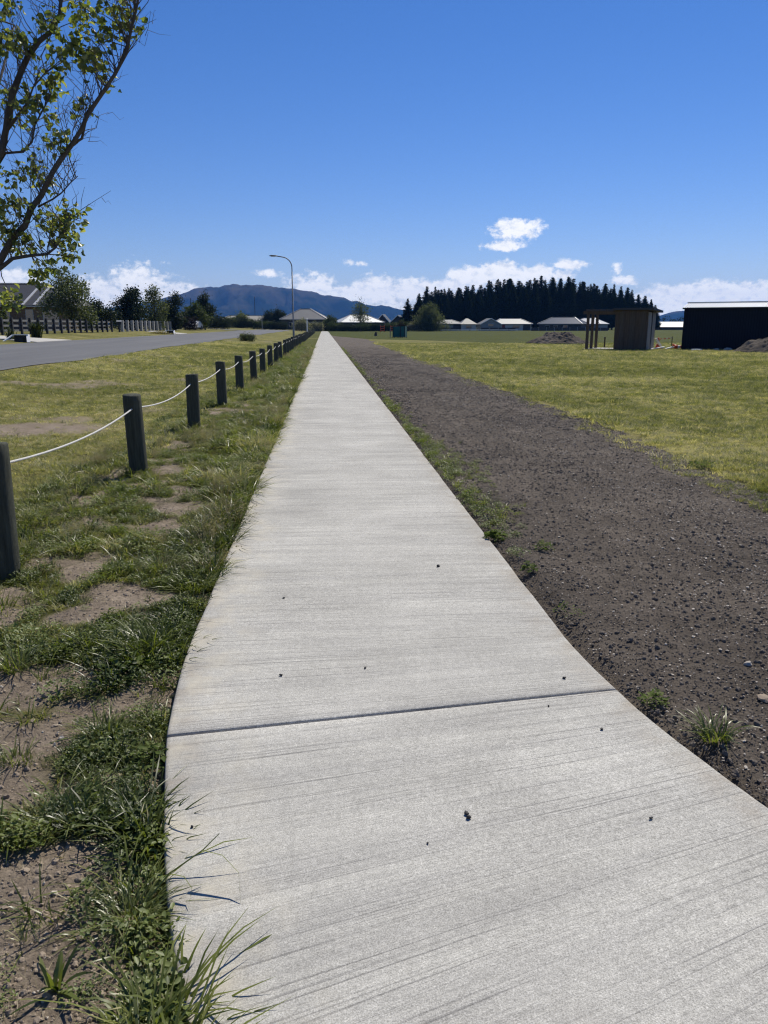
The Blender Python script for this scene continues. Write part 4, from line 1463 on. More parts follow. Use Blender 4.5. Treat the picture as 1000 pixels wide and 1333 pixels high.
def bollard_mesh(seed):
    r = np.random.default_rng(seed)
    m = MB()
    n = 20
    prof = [(-0.25, 0.101), (0.0, 0.101), (0.45, 0.100), (0.80, 0.099), (0.866, 0.098), (0.876, 0.092), (0.880, 0.03)]
    flat = r.uniform(0.985, 1.015, n)
    for z, q in prof:
        for k in range(n):
            a = 2 * math.pi * k / n
            m.v.append((math.cos(a) * q * flat[k], math.sin(a) * q * flat[k], z + (0.006 * math.sin(a + seed) if z > 0.7 else 0)))
    for i in range(len(prof) - 1):
        for k in range(n):
            a = i * n + k
            b = i * n + (k + 1) % n
            m.f.append((a, b, b + n, a + n))
    m.f.append(tuple((len(prof) - 1) * n + k for k in range(n)))
    me = bpy.data.meshes.new('bollard')
    me.from_pydata(m.v, [], m.f)
    me.polygons.foreach_set('use_smooth', [True] * len(me.polygons))
    me.materials.append(M_bollard)
    return me


bms = [bollard_mesh(s) for s in range(5)]
br = np.random.default_rng(12)
rope_pts = []
n_seen = 0
for k, y in enumerate(bol_y):
    x = BX + br.normal() * 0.02 + (0.0 if y < 12 else -0.02)
    z = float(tz(x, y))
    o = bpy.data.objects.new('bollard', bms[k % 5])
    scene.collection.objects.link(o)
    hz = br.uniform(0.97, 1.04)
    o.location = (x, y, z)
    o.scale = (1, 1, hz)
    o.rotation_euler = (br.normal() * 0.014, br.normal() * 0.016, br.uniform(0, 6.28))
    if k == 0:
        lab = 'round timber bollard nearest the camera, outside the picture at left'
    elif k == 1:
        lab = 'large round timber bollard cut by the left picture edge'
    else:
        lab = ORD[k - 1] + ' round timber bollard along the rope, counted from the left picture edge'
    tag(o, lab, 'bollard', 'timber bollards strung with white rope')
    rope_pts.append((x, y, z + 0.735 * hz))
m = MB()
pts = []
for (a, b) in zip(rope_pts[:-1], rope_pts[1:]):
    sag = 0.045 + 0.045 * br.random()
    n = 12 if a[1] < 40 else 6
    for i in range(n):
        t = i / n
        pts.append((a[0] + (b[0] - a[0]) * t, a[1] + (b[1] - a[1]) * t, a[2] + (b[2] - a[2]) * t - sag * 4 * t * (1 - t)))
pts.append(rope_pts[-1])
m.tube(pts, 0.0088, 7)
tag(m.build('rope', M_rope, None, True), 'white rope threaded through all the timber bollards', 'rope')

# ------------------------------------------------------------------ wooden shelter and navy shed on the right
A_ = R(-34)
sh = empty('wooden_shelter', (21.8, 51.9, -0.03), A_)
tag(sh, 'brown board hut with open pergola end standing on the lawn', 'shelter')
# local x runs to the right along the front, local y to the back; origin at the front right corner
EN, PG, DP = 2.17, 4.07, 2.6
for k in range(15):
    w = EN / 15
    MB().box((-EN + (k + 0.5) * w, 0.0 - 0.006 * (k % 2), 1.33), (w - 0.008, 0.035, 2.66)).build('board', (M_boards, M_boards2, M_boards, M_boards3, M_boards2)[(k * 7) % 5], sh)
for k in range(12):
    w = DP / 12
    MB().box((-EN, (k + 0.5) * w + 0.02, 1.33), (0.035, w - 0.01, 2.66)).build('board', M_boards, sh)
for k in range(15):
    w = EN / 15
    MB().box((-EN + (k + 0.5) * w, DP + 0.03, 1.3), (w - 0.008, 0.035, 2.6)).build('board', M_boards, sh)
MB().box((0.0, 0.62, 1.28), (0.05, 0.95, 2.5)).build('side_panel', M_greywood, sh)
MB().box((0.0, 2.05, 1.28), (0.05, 0.95, 2.5)).build('side_panel', M_greywood, sh)
MB().box((-0.02, 1.335, 1.25), (0.04, 0.46, 2.46)).build('doorway', M_cladd, sh)
for y in (0.08, DP / 2, DP - 0.05):
    MB().box((-PG, y, 1.28), (0.17, 0.17, 2.6)).build('post', M_boards, sh)
MB().box((-(PG + EN) / 2 - 0.1, 0.08, 2.52), (PG - EN + 0.5, 0.09, 0.22)).build('beam', M_boards, sh)
MB().box((-(PG + EN) / 2 - 0.1, DP - 0.05, 2.52), (PG - EN + 0.5, 0.09, 0.22)).build('beam', M_boards, sh)
for k in range(5):
    MB().box((-EN - 0.12 - k * 0.46, DP / 2, 2.68), (0.06, DP + 0.6, 0.13)).build('rafter', M_boards, sh)
MB().add([(-EN - 0.1, -0.3, 2.66), (0.42, -0.3, 2.66), (0.42, DP + 0.3, 2.52), (-EN - 0.1, DP + 0.3, 2.52), (-EN - 0.1, -0.3, 2.80), (0.42, -0.3, 2.80), (0.42, DP + 0.3, 2.66), (-EN - 0.1, DP + 0.3, 2.66)],
         [(3, 2, 1, 0), (4, 5, 6, 7), (0, 1, 5, 4), (1, 2, 6, 5), (2, 3, 7, 6), (3, 0, 4, 7)]).build('roof', M_roofdark, sh)
MB().box((-PG / 2 - 0.05, DP / 2 + 0.5, 0.0), (PG + 0.6, DP + 0.2, 0.12)).build('floor_slab', M_pconc, sh)

ns = empty('navy_shed', (24.75, 52.8, -0.05), R(-33))
tag(ns, 'large navy corrugated steel shed with pale zinc roof at the right edge', 'shed')
LEN, DEP, EAVE = 11.0, 4.4, 2.82


def corrug(n, length, depth, z0, z1, y):
    """upright corrugated sheet along +x facing -y"""
    m = MB()
    pts = []
    st = length / n
    for k in range(n):
        x = k * st
        pts += [(x, 0), (x + st * 0.55, 0), (x + st * 0.65, -depth), (x + st * 0.90, -depth)]
    pts.append((length, 0))
    for x, d in pts:
        m.v += [(x, y + d, z0), (x, y + d, z1)]
    for i in range(len(pts) - 1):
        m.f.append((2 * i, 2 * i + 2, 2 * i + 3, 2 * i + 1))
    return m


corrug(66, LEN, 0.028, 0.0, EAVE, 0.0).build('front_wall', M_navy, ns)
m = corrug(26, DEP, 0.028, 0.0, EAVE, 0.0)
m.v = [(0 + d, DEP - x, z) for (x, d, z) in m.v]
m.build('side_wall', M_navy, ns)
m = corrug(26, DEP, 0.028, 0.0, EAVE, 0.0)
m.v = [(LEN - d, x, z) for (x, d, z) in m.v]
m.build('side_wall', M_navy, ns)
m = corrug(66, LEN, 0.028, 0.0, EAVE, 0.0)
m.v = [(LEN - x, DEP - d, z) for (x, d, z) in m.v]
m.build('rear_wall', M_navy, ns)
for sgn, nm in ((1, 'roof_sheet'), (-1, 'roof_sheet')):
    m = corrug(66, LEN + 0.3, 0.03, 0, 1, 0)
    nv = []
    for (x, d, z) in m.v:
        yy = -0.12 + (DEP / 2 + 0.12) * z
        zz = EAVE + 0.03 + 0.36 * z - d
        if sgn < 0:
            yy = DEP - yy
        nv.append((x - 0.15, yy, zz))
    m.v = nv
    m.build(nm, M_shedroof, ns)
MB().box((LEN / 2, DEP / 2, EAVE + 0.43), (LEN + 0.34, 0.32, 0.05)).build('ridge_cap', M_shedroof, ns)
MB().box((LEN / 2, -0.17, EAVE - 0.02), (LEN + 0.3, 0.1, 0.10)).build('gutter', M_navy, ns)
for (x, zz) in ((0, 1), (LEN, 1)):
    MB().add([(x, 0.02, EAVE - 0.02), (x, DEP - 0.02, EAVE - 0.02), (x, DEP / 2, EAVE + 0.37)], [(0, 2, 1)] if x == 0 else [(0, 1, 2)]).build('gable', M_navy, ns)
MB().box((0.0, -0.01, EAVE / 2), (0.09, 0.09, EAVE)).build('corner_flashing', M_navy, ns)


# ------------------------------------------------------------------ spoil heaps
def mound(label, x, y, rx, ry, h, seed, n=70):
    xs = np.linspace(-1.25, 1.25, n)
    X, Y = np.meshgrid(xs, xs)
    q = np.hypot(X, Y)
    warp = fbm(X * 1.6 + seed, Y * 1.6, 3, seed % 6) * 0.35
    p = np.clip(1 - (q + warp * 0.5), 0, 1) ** 0.8
    Z = h * p * (1 + 0.45 * fbm(X * 3 + seed, Y * 3, 4, 1)) + fbm(X * 14, Y * 14, 3, 2) * 0.09 * (p > 0.02) * min(1, h)
    Z = np.where(p <= 0, -0.12, Z)
    me = grid_mesh('soil_heap', X * rx, Y * ry, Z)
    o = link('soil_heap', me, M_mound, None, (x, y, -0.03))
    me.polygons.foreach_set('use_smooth', [False] * len(me.polygons))
    return tag(o, label, 'soil heap', 'heaps of dug soil on the lawn')


mound('broad heap of dug soil left of the wooden hut', 21.7, 71.5, 3.1, 2.0, 1.2, 1)
mound('dark soil heap against the navy shed at the right picture edge', 28.6, 47.3, 2.9, 1.9, 1.35, 2)

# ------------------------------------------------------------------ barrier bits, lid, stakes between hut and shed
bx = empty('barrier_tape_line', (23.3, 55.5, -0.03), R(-6))
tag(bx, 'sagging red and white barrier tape between two short stakes', 'barrier tape')
MB().box((0, 0, 0.40), (0.05, 0.05, 0.95)).build('stake', M_greywood, bx)
MB().box((1.85, 0, 0.40), (0.05, 0.05, 0.95)).build('stake', M_boards, bx)
for k in range(12):
    x0, x1 = 0.02 + k * 0.152, 0.02 + (k + 1) * 0.152
    zf = lambda x: 0.80 - 0.10 * (1 - ((x - 0.93) / 0.93) ** 2)
    MB().beam((x0, -0.035, zf(x0)), (x1 - 0.004, -0.035, zf(x1)), 0.006, 0.055).build('tape_band', M_white if k % 2 else M_orange, bx)


def cone(label, x, y, tip=None):
    r = empty('traffic_cone', (x, y, -0.03))
    tag(r, label, 'traffic cone', 'orange cones by the hut')
    r.scale = (1.35, 1.35, 1.35)
    if tip is not None:
        r.rotation_euler = (R(86), 0, tip)
        r.location.z = 0.14
    MB().box((0, 0, 0.02), (0.36, 0.36, 0.045)).build('base', M_orange, r)
    m = MB()
    m.tube([(0, 0, 0.04), (0, 0, 0.25)], [0.14, 0.095], 14)
    m.build('lower_body', M_orange, r, True)
    m = MB()
    m.tube([(0, 0, 0.25), (0, 0, 0.38)], [0.096, 0.066], 14)
    m.build('white_band', M_white, r, True)
    m = MB()
    m.tube([(0, 0, 0.38), (0, 0, 0.6)], [0.065, 0.028], 14)
    m.build('upper_body', M_orange, r, True)


cone('upright orange cone nearest the wooden hut', 23.15, 54.6)
cone('orange cone standing under the barrier tape', 23.95, 54.9)
cone('toppled orange cone close to the navy shed corner', 24.35, 53.4, 1.2)
for (a, b, lab) in (((22.6, 53.0, 0.03), (23.7, 53.3, 0.16), 'long pale plank lying on the ground right of the hut'),
                    ((23.15, 53.5, 0.75), (23.75, 53.7, 0.02), 'pale plank leaning steeply among the orange cones'),
                    ((23.75, 53.2, 0.03), (24.35, 53.2, 0.18), 'short pale plank lying beside the toppled cone')):
    tag(MB().beam(a, b, 0.18, 0.06).build('plank', M_white, None), lab, 'plank', 'pale planks by the hut')
m = MB()
m.tube([(0, 0, -0.05), (0, 0, 0.10), (0, 0, 0.13)], [0.36, 0.36, 0.33], 20)
lid = m.build('concrete_lid', M_white, None, False, (24.6, 50.3, -0.02))
tag(lid, 'round white concrete lid on the lawn before the navy shed', 'lid')
MB().tube([(0, 0, 0.13), (0, 0, 0.155)], [0.08, 0.06], 12).build('lifting_boss', M_pconc, lid)
st = MB().box((0, 0, 0.25), (0.08, 0.08, 0.85))
st.box((0, 0, 0.70), (0.11, 0.11, 0.08))
tag(st.build('stake', M_boards, None, False, (20.95, 57.5, 0.03)), 'short dark stake under the open pergola end of the hut', 'stake')
for (x, y, s, lab) in ((25.9, 50.2, 0.20, 'small grey stone before the navy shed wall'), (26.6, 50.0, 0.32, 'larger grey rubble lump before the navy shed wall')):
    bmm = bmesh.new()
    bmesh.ops.create_icosphere(bmm, subdivisions=2, radius=s)
    rr = np.random.default_rng(int(x * 10))
    for v in bmm.verts:
        v.co *= rr.uniform(0.75, 1.15)
        v.co.z *= 0.6
    me = bpy.data.meshes.new('rubble')
    bmm.to_mesh(me)
    bmm.free()
    tag(link('rubble', me, M_pconc, None, (x, y, 0.04)), lab, 'rubble')

# teal enclosure with a dark shrub in it, orange barriers by the hedge
te = empty('shade_cloth_enclosure', (10.7, 111, -0.04), R(-14))
tag(te, 'teal shade cloth enclosure on dark posts in the far lawn', 'enclosure')
for (x, y) in ((-0.85, -0.8), (0.85, -0.8), (0.85, 0.8), (-0.85, 0.8), (0.2, -0.82)):
    MB().box((x, y, 0.8), (0.11, 0.11, 1.75)).build('post', M_black, te)
MB().box((-0.325, -0.8, 0.83), (0.94, 0.03, 1.45)).build('cloth_panel', M_teal, te)
MB().box((0.53, -0.8, 0.83), (0.53, 0.03, 1.45)).build('cloth_panel', M_teal, te)
MB().box((0.85, 0, 0.83), (0.03, 1.48, 1.45)).build('cloth_panel', M_teal, te)
MB().box((-0.85, 0, 0.83), (0.03, 1.48, 1.45)).build('cloth_panel', M_teal, te)
MB().box((0, 0.8, 0.83), (1.58, 0.03, 1.45)).build('cloth_panel', M_teal, te)
shrub('maroon_shrub', 'dark maroon shrub growing out of the teal enclosure', 'shrub', (10.75, 111.0, -0.02), 1.05, 0.95, 2.35, M_mroon, 91, 50, 14, 0.13)
tag(MB().box((0, 0, 0.7), (0.10, 0.10, 1.5)).build('stake', M_greywood, None, False, (9.35, 111.2, -0.02)), 'grey stake just left of the teal enclosure', 'stake')
for (x, y, w, lab) in ((15.2, 205, 1.0, 'narrow orange barrier panel in front of the hedge'), (18.3, 205, 2.0, 'wide orange barrier panel in front of the hedge')):
    r = empty('road_barrier', (x, y, -0.02))
    tag(r, lab, 'barrier', 'orange barrier panels by the hedge')
    for sx in (-1, 1):
        MB().box((sx * w / 2, 0, 0.85), (0.14, 0.14, 1.75)).build('post', M_orange, r)
    for z in (0.45, 0.95, 1.45):
        MB().box((0, -0.09, z), (w + 0.1, 0.05, 0.2)).build('board', M_orange, r)
m = MB()
m.tube([(0, 0, -0.1), (0.02, 0, 0.35), (0.05, 0, 0.62)], [0.26, 0.22, 0.10], 9)
m.tube([(0.05, 0, 0.4), (0.28, 0, 0.55)], [0.1, 0.04], 7)
tag(m.build('tree_stump', M_bark, None, False, (8.4, 128, 0)), 'small dark stump at the far end of the soil strip', 'stump')


# ------------------------------------------------------------------ the tree hanging in from the left
def build_left_tree():
    root = empty('verge_tree', (-3.55, 6.75, 0))
    tag(root, 'leafy tree leaning in from the left with long bare rising limbs', 'tree')
    inv = Vector((3.55, -6.75, 0))
    r = np.random.default_rng(21)
    A = [(-2.51, 2.09), (-2.39, 2.27), (-2.28, 2.35), (-2.23, 2.47), (-2.14, 2.57), (-2.03, 2.73), (-1.94, 2.85), (-1.87, 2.93), (-1.78, 3.03), (-1.73, 3.13), (-1.61, 3.28), (-1.50, 3.40), (-1.41, 3.54), (-1.36, 3.71), (-1.31, 3.82), (-1.28, 3.93), (-1.23, 4.23), (-1.16, 4.6), (-1.12, 5.0)]
    A2 = [(-1.88, 2.92), (-1.80, 2.978), (-1.74, 3.16), (-1.59, 3.33), (-1.50, 3.49), (-1.42, 3.65), (-1.37, 3.80), (-1.36, 3.93), (-1.32, 4.13), (-1.34, 4.5)]
    B = [(-2.42, 2.91), (-2.37, 3.11), (-2.31, 3.30), (-2.24, 3.47), (-2.19, 3.58), (-2.10, 3.68), (-2.01, 3.76), (-1.95, 3.87), (-1.93, 3.97), (-1.83, 4.26), (-1.75, 4.8)]
    C = [(-2.51, 2.04), (-2.41, 2.11), (-2.25, 2.13), (-2.13, 2.14), (-2.06, 2.19), (-1.98, 2.29), (-1.91, 2.43)]
    D = [(-2.42, 2.89), (-2.28, 2.90), (-2.19, 2.96), (-2.15, 3.08), (-2.05, 3.22)]
    E_ = [(-2.18, 2.49), (-2.06, 2.55), (-1.98, 2.59), (-1.91, 2.66), (-1.85, 2.71)]
    F_ = [(-2.36, 3.05), (-2.20, 3.23), (-2.13, 3.33), (-2.03, 3.43)]
    limbs = []

    def lim(pts, r0, r1, y0, y1, start=None, sub='limb'):
        P = [Vector((x, y0 + (y1 - y0) * i / (len(pts) - 1) + 0.015 * math.sin(i * 2.1), z)) for i, (x, z) in enumerate(pts)]
        if start:
            P = [Vector(s) for s in start] + P
        rad = [r0 + (r1 - r0) * (i / (len(P) - 1)) ** 0.8 for i in range(len(P))]
        limbs.append((P, rad))
        m = MB()
        m.tube([p + inv for p in P], rad, 8)
        m.build(sub, M_bark, root, True)
        return P
    m = MB()
    m.tube([p + inv for p in map(Vector, [(-3.55, 6.75, -0.1), (-3.52, 6.74, 0.5), (-3.42, 6.7, 1.1), (-3.3, 6.65, 1.5), (-3.15, 6.6, 2.0)])], [0.125, 0.105, 0.09, 0.082, 0.066], 12)
    m.build('trunk', M_bark, root, True)
    PA = lim(A, 0.031, 0.005, 6.5, 6.35, [(-3.3, 6.65, 1.5), (-2.9, 6.57, 1.8)])
    lim(A2, 0.011, 0.005, 6.45, 6.6)
    PB = lim(B, 0.036, 0.010, 6.55, 6.75, [(-3.15, 6.6, 2.0), (-2.75, 6.56, 2.45)])
    lim(C, 0.020, 0.005, 6.5, 6.4, [(-2.75, 6.55, 1.92)])
    lim(D, 0.013, 0.005, 6.6, 6.5, [(-2.6, 6.6, 2.65)])
    lim(E_, 0.008, 0.003, 6.5, 6.45)
    lim(F_, 0.012, 0.004, 6.55, 6.5)
    # the rest of the crown, left of the picture
    lim([(-3.25, 2.5), (-3.3, 3.2), (-3.2, 4.0), (-3.1, 4.9)], 0.05, 0.01, 6.6, 6.8, [(-3.15, 6.6, 2.0)])
    lim([(-3.6, 2.2), (-4.0, 2.9), (-4.3, 3.7), (-4.5, 4.4)], 0.04, 0.01, 6.7, 6.9, [(-3.3, 6.65, 1.5)])
    lim([(-3.4, 2.0), (-3.2, 2.6), (-2.9, 3.3), (-2.7, 4.2)], 0.035, 0.008, 7.0, 7.9, [(-3.42, 6.7, 1.3)])
    clusters = "-2.24,3.69 -2.17,3.63 -2.28,3.61 -2.05,3.78 -1.94,3.76 -1.97,3.88 -2.03,3.44 -1.98,3.40 -2.07,3.36 -2.23,3.30 -2.15,3.25 -2.16,3.14 -2.09,3.17 -1.83,3.63 -1.85,3.58 -1.89,3.49 -1.71,3.83 -1.76,3.78 -1.64,3.85 -1.52,3.88 -1.49,3.80 -1.42,3.74 -1.37,3.80 -1.70,3.58 -1.66,3.51 -1.73,3.55 -1.60,3.61 -1.68,3.43 -1.62,3.44 -1.79,3.23 -1.99,2.95 -1.96,2.96 -2.19,2.84 -2.13,2.68 -2.17,2.69 -2.35,2.69 -2.28,2.75 -2.37,2.51 -2.42,2.46 -2.32,2.49 -2.34,2.30 -2.29,2.21 -2.43,2.22 -2.45,2.32 -2.14,2.40 -2.07,2.43 -2.03,2.38 -1.94,2.45 -1.91,2.40 -2.10,2.29 -2.00,2.31 -1.94,2.26 -2.19,2.05 -2.11,2.07 -2.02,2.13 -1.98,2.18 -2.26,1.99 -2.21,1.97 -2.28,3.87 -2.20,3.89 -2.30,3.69 -2.33,3.55 -2.29,3.16 -2.36,3.28 -2.49,1.79 -2.40,1.80 -2.51,1.86 -1.55,3.70 -1.46,3.9"
    cl = [tuple(map(float, c.split(','))) for c in clusters.split()]
    allp = np.array([tuple(p) for P, _ in limbs for p in P])
    tw = MB()

    def twig(a, b, r0, bend=0.06):
        a = Vector(a)
        b = Vector(b)
        d = b - a
        pts = [a]
        for t in (0.35, 0.7):
            pts.append(a + d * t + Vector(r.normal(size=3)) * bend * d.length * 1.2 + Vector((0, 0, 0.04 * d.length)))
        pts.append(b)
        tw.tube([p + inv for p in pts], [r0, r0 * 0.8, r0 * 0.55, r0 * 0.3], 4, False)
    leaves = []
    ctrs = []
    for (x, z) in cl:
        c = Vector((x, 6.5 + r.uniform(-0.16, 0.16), z))
        ctrs.append((c, int(r.integers(19, 28))))
    # off-picture clusters
    for k in range(70):
        a = r.uniform(0, 6.28)
        c = Vector((-3.5 + 1.0 * math.cos(a) * r.uniform(0.2, 1), 6.9 + 1.1 * math.sin(a) * r.uniform(0.2, 1), r.uniform(2.6, 5.2)))
        if c.x < -2.65:
            ctrs.append((c, 9))
    for k in range(26):
        c = Vector((r.uniform(-2.6, -1.2), r.uniform(6.3, 7.2), r.uniform(4.15, 5.0)))
        ctrs.append((c, 9))
    for c, n in ctrs:
        dd = np.linalg.norm(allp - np.array(c) + np.array([0, 0, 0.12]), axis=1)
        i = int(np.argmin(dd))
        a = Vector(allp[i])
        twig(a, c, 0.0048)
        for k in range(n):
            p = c + Vector(np.clip(r.normal(size=3), -1.3, 1.3)) * 0.052
            if k % 3 == 0:
                twig(c, p, 0.0022)
            leaves.append(p)
    # bare upright twigs along the limbs
    for P, rad in limbs[:7]:
        for i in range(1, len(P) - 1):
            for q in range(5):
                a = P[i] + (P[i + 1] - P[i]) * r.random()
                d = Vector((r.normal() * 0.35 - 0.12, r.normal() * 0.45, r.uniform(0.4, 1.0))).normalized()
                L_ = r.uniform(0.15, 0.5)
                b = a + d * L_
                twig(a, b, 0.0036, 0.08)
                for w in range(2):
                    s = a + d * L_ * r.uniform(0.4, 0.9)
                    twig(s, s + (d + Vector(r.normal(size=3)) * 0.5).normalized() * r.uniform(0.08, 0.2), 0.002, 0.1)
    tw.build('twigs', M_bark, root)['kind'] = 'stuff'
    # leaf shape
    lm = MB()
    w, h = 0.024, 0.066
    lm.add([(0, 0, 0), (-w * 0.8, 0.012, h * 0.28), (-w, 0.014, h * 0.5), (-w * 0.6, 0.008, h * 0.78), (0, -0.012, h), (w * 0.6, 0.008, h * 0.78), (w, 0.014, h * 0.5), (w * 0.8, 0.012, h * 0.28), (0, 0, h * 0.5)],
           [(0, 8, 1), (1, 8, 2), (2, 8, 3), (3, 8, 4), (4, 8, 5), (5, 8, 6), (6, 8, 7), (7, 8, 0)])
    lme = bpy.data.meshes.new('leaf')
    lme.from_pydata(lm.v, [], lm.f)
    lme.materials.append(M_tleaf)
    rest = MB()
    vis = [i for i, p in enumerate(leaves) if p.x > -2.6 and p.z < 4.1]
    chosen = set(r.permutation(vis)[:300].tolist())
    for i, p in enumerate(leaves):
        d = Vector((r.normal() * 0.8, r.normal() * 0.8, r.normal() * 0.6 - 0.35)).normalized()
        q = d.to_track_quat('Z', 'Y') @ Euler((0, 0, r.uniform(0, 6.28))).to_quaternion()
        s = r.uniform(0.55, 1.0)
        if i in chosen:
            o = link('leaf', lme, None, root, p + inv)
            o.rotation_euler = q.to_euler()
            o.scale = (s, s, s)
        else:
            rest.add([q @ (Vector(v) * s) + p + inv for v in lm.v], lm.f)
    rest.build('foliage', M_tleaf, root)['kind'] = 'stuff'


build_left_tree()


# ------------------------------------------------------------------ scattered small growth and stones (stuff)
def scatter_group(name, protos):
    c = bpy.data.collections.new('kinds_of_' + name)
    for i, me in enumerate(protos):
        o = bpy.data.objects.new('%s_kind_%02d' % (name, i), me)
        c.objects.link(o)
    t = bpy.data.node_groups.new('scatter_' + name, 'GeometryNodeTree')
    t.interface.new_socket('Geometry', in_out='INPUT', socket_type='NodeSocketGeometry')
    t.interface.new_socket('Geometry', in_out='OUTPUT', socket_type='NodeSocketGeometry')
    n = t.nodes
    gi = n.new('NodeGroupInput')
    go = n.new('NodeGroupOutput')
    ci = n.new('GeometryNodeCollectionInfo')
    ci.inputs['Collection'].default_value = c
    ci.inputs['Separate Children'].default_value = True
    ci.inputs['Reset Children'].default_value = True
    ip = n.new('GeometryNodeInstanceOnPoints')
    ip.inputs['Pick Instance'].default_value = True

    def attr(nm, ty):
        a = n.new('GeometryNodeInputNamedAttribute')
        a.data_type = ty
        a.inputs['Name'].default_value = nm
        return a.outputs['Attribute']
    er = n.new('FunctionNodeEulerToRotation')
    t.links.new(attr('rot', 'FLOAT_VECTOR'), er.inputs[0])
    t.links.new(gi.outputs[0], ip.inputs['Points'])
    t.links.new(ci.outputs[0], ip.inputs['Instance'])
    t.links.new(attr('idx', 'INT'), ip.inputs['Instance Index'])
    t.links.new(er.outputs[0], ip.inputs['Rotation'])
    t.links.new(attr('scl', 'FLOAT_VECTOR'), ip.inputs['Scale'])
    t.links.new(ip.outputs[0], go.inputs[0])
    return t


def scatter(name, protos, P, rot, scl, idx, tint, label, cat):
    me = bpy.data.meshes.new(name)
    n = len(P)
    me.vertices.add(n)
    me.vertices.foreach_set('co', np.asarray(P, np.float32).ravel())
    for nm, ty, key, v in (('rot', 'FLOAT_VECTOR', 'vector', rot), ('scl', 'FLOAT_VECTOR', 'vector', scl), ('idx', 'INT', 'value', idx), ('tint', 'FLOAT', 'value', tint)):
        a = me.attributes.new(nm, ty, 'POINT')
        a.data.foreach_set(key, np.asarray(v, np.int32 if ty == 'INT' else np.float32).ravel())
    o = link(name, me, None)
    md = o.modifiers.new('scatter', 'NODES')
    md.node_group = scatter_group(name, protos)
    return tag(o, label, cat, kind='stuff')


def blade_arrays(r, n, h0, h1, width, spread, lean, droop, seg=3):
    V, F = [], []
    for i in range(n):
        a = r.uniform(0, 6.283)
        q = spread * math.sqrt(r.random())
        b = np.array([math.cos(a) * q, math.sin(a) * q, -0.008])
        a2 = a + r.normal() * 0.9
        d = np.array([math.cos(a2), math.sin(a2), 0.0])
        s = np.array([-math.sin(a2), math.cos(a2), 0.0])
        tw = r.normal() * 0.5
        L_ = r.uniform(h0, h1)
        ln = abs(r.normal()) * lean + 0.08
        dr = droop * r.uniform(0.3, 1.2)
        L_ = L_ * (1.0 + 0.25 * min(ln, 1.5))
        nl = math.sqrt(1 + ln * ln)
        o_ = len(V)
        for k in range(seg):
            t = k / seg
            p = b + d * L_ * (ln / nl * t + dr * t * t * 0.6) + np.array([0, 0, L_ * (t - 0.62 * dr * t * t * t)]) / nl
            w = width * (1 - 0.45 * t) * 0.5
            ss = s * math.cos(tw * t) + np.array([0, 0, 1]) * math.sin(tw * t) * 0.6
            V += [p - ss * w, p + ss * w]
        t = 1.0
        V.append(b + d * L_ * (ln / nl + dr * 0.6) + np.array([0, 0, L_ * (1 - 0.62 * dr)]) / nl)
        for k in range(seg - 1):
            i0 = o_ + 2 * k
            F += [(i0, i0 + 1, i0 + 3), (i0, i0 + 3, i0 + 2)]
        i0 = o_ + 2 * (seg - 1)
        F.append((i0, i0 + 1, i0 + 2))
    return np.array(V), np.array(F)


def mesh_of(name, V, F, mat):
    me = np_mesh(name, V, F)
    me.materials.append(mat)
    return me


def weed_arrays(r, n, rad, leaf):
    """low broad leaved weed: many small leaves on a flat dome"""
    a = r.uniform(0, 6.28, n)
    q = rad * np.sqrt(r.random(n))
    C = np.stack([np.cos(a) * q, np.sin(a) * q, 0.008 + (0.055 * (1 - (q / rad) ** 2) + 0.01) * r.random(n)], -1)
    V, F = [], []
    for c in C:
        b = r.uniform(0, 6.28)
        d = np.array([math.cos(b), math.sin(b), r.uniform(-0.1, 0.7)])
        d /= np.linalg.norm(d)
        s = np.array([-math.sin(b), math.cos(b), r.normal() * 0.25])
        L_ = leaf * r.uniform(0.6, 1.3)
        W_ = L_ * 0.27
        u = np.array([0, 0, 0.18 * W_])
        o_ = len(V)
        V += [c, c + d * L_ * 0.3 + s * W_ * 0.8 + u, c + d * L_ * 0.65 + s * W_ * 0.85 + u, c + d * L_ - u * 2, c + d * L_ * 0.65 - s * W_ * 0.85 + u, c + d * L_ * 0.3 - s * W_ * 0.8 + u]
        F += [(o_, o_ + 1, o_ + 2), (o_, o_ + 2, o_ + 3), (o_, o_ + 3, o_ + 4), (o_, o_ + 4, o_ + 5)]
    return np.array(V), np.array(F)


def feather_arrays(r, n, h):
    """thin dry weed with tiny seed heads"""
    V, F = [], []
    for i in range(n):
        a = r.uniform(0, 6.28)
        d = np.array([math.cos(a) * 0.5, math.sin(a) * 0.5, 1.0])
        b = np.array([r.normal() * 0.02, r.normal() * 0.02, 0])
        L_ = h * r.uniform(0.5, 1.1)
        s = np.array([-math.sin(a), math.cos(a), 0]) * 0.0012
        o_ = len(V)
        V += [b - s, b + s, b + d * L_]
        F.append((o_, o_ + 1, o_ + 2))
        for k in range(7):
            p = b + d * L_ * r.uniform(0.45, 1.0) + r.normal(size=3) * 0.012
            e = r.normal(size=3)
            e /= np.linalg.norm(e)
            g_ = np.cross(e, r.normal(size=3))
            g_ /= np.linalg.norm(g_)
            o_ = len(V)
            V += [p, p + e * 0.010 + g_ * 0.0016, p + e * 0.010 - g_ * 0.0016]
            F.append((o_, o_ + 1, o_ + 2))
    return np.array(V), np.array(F)


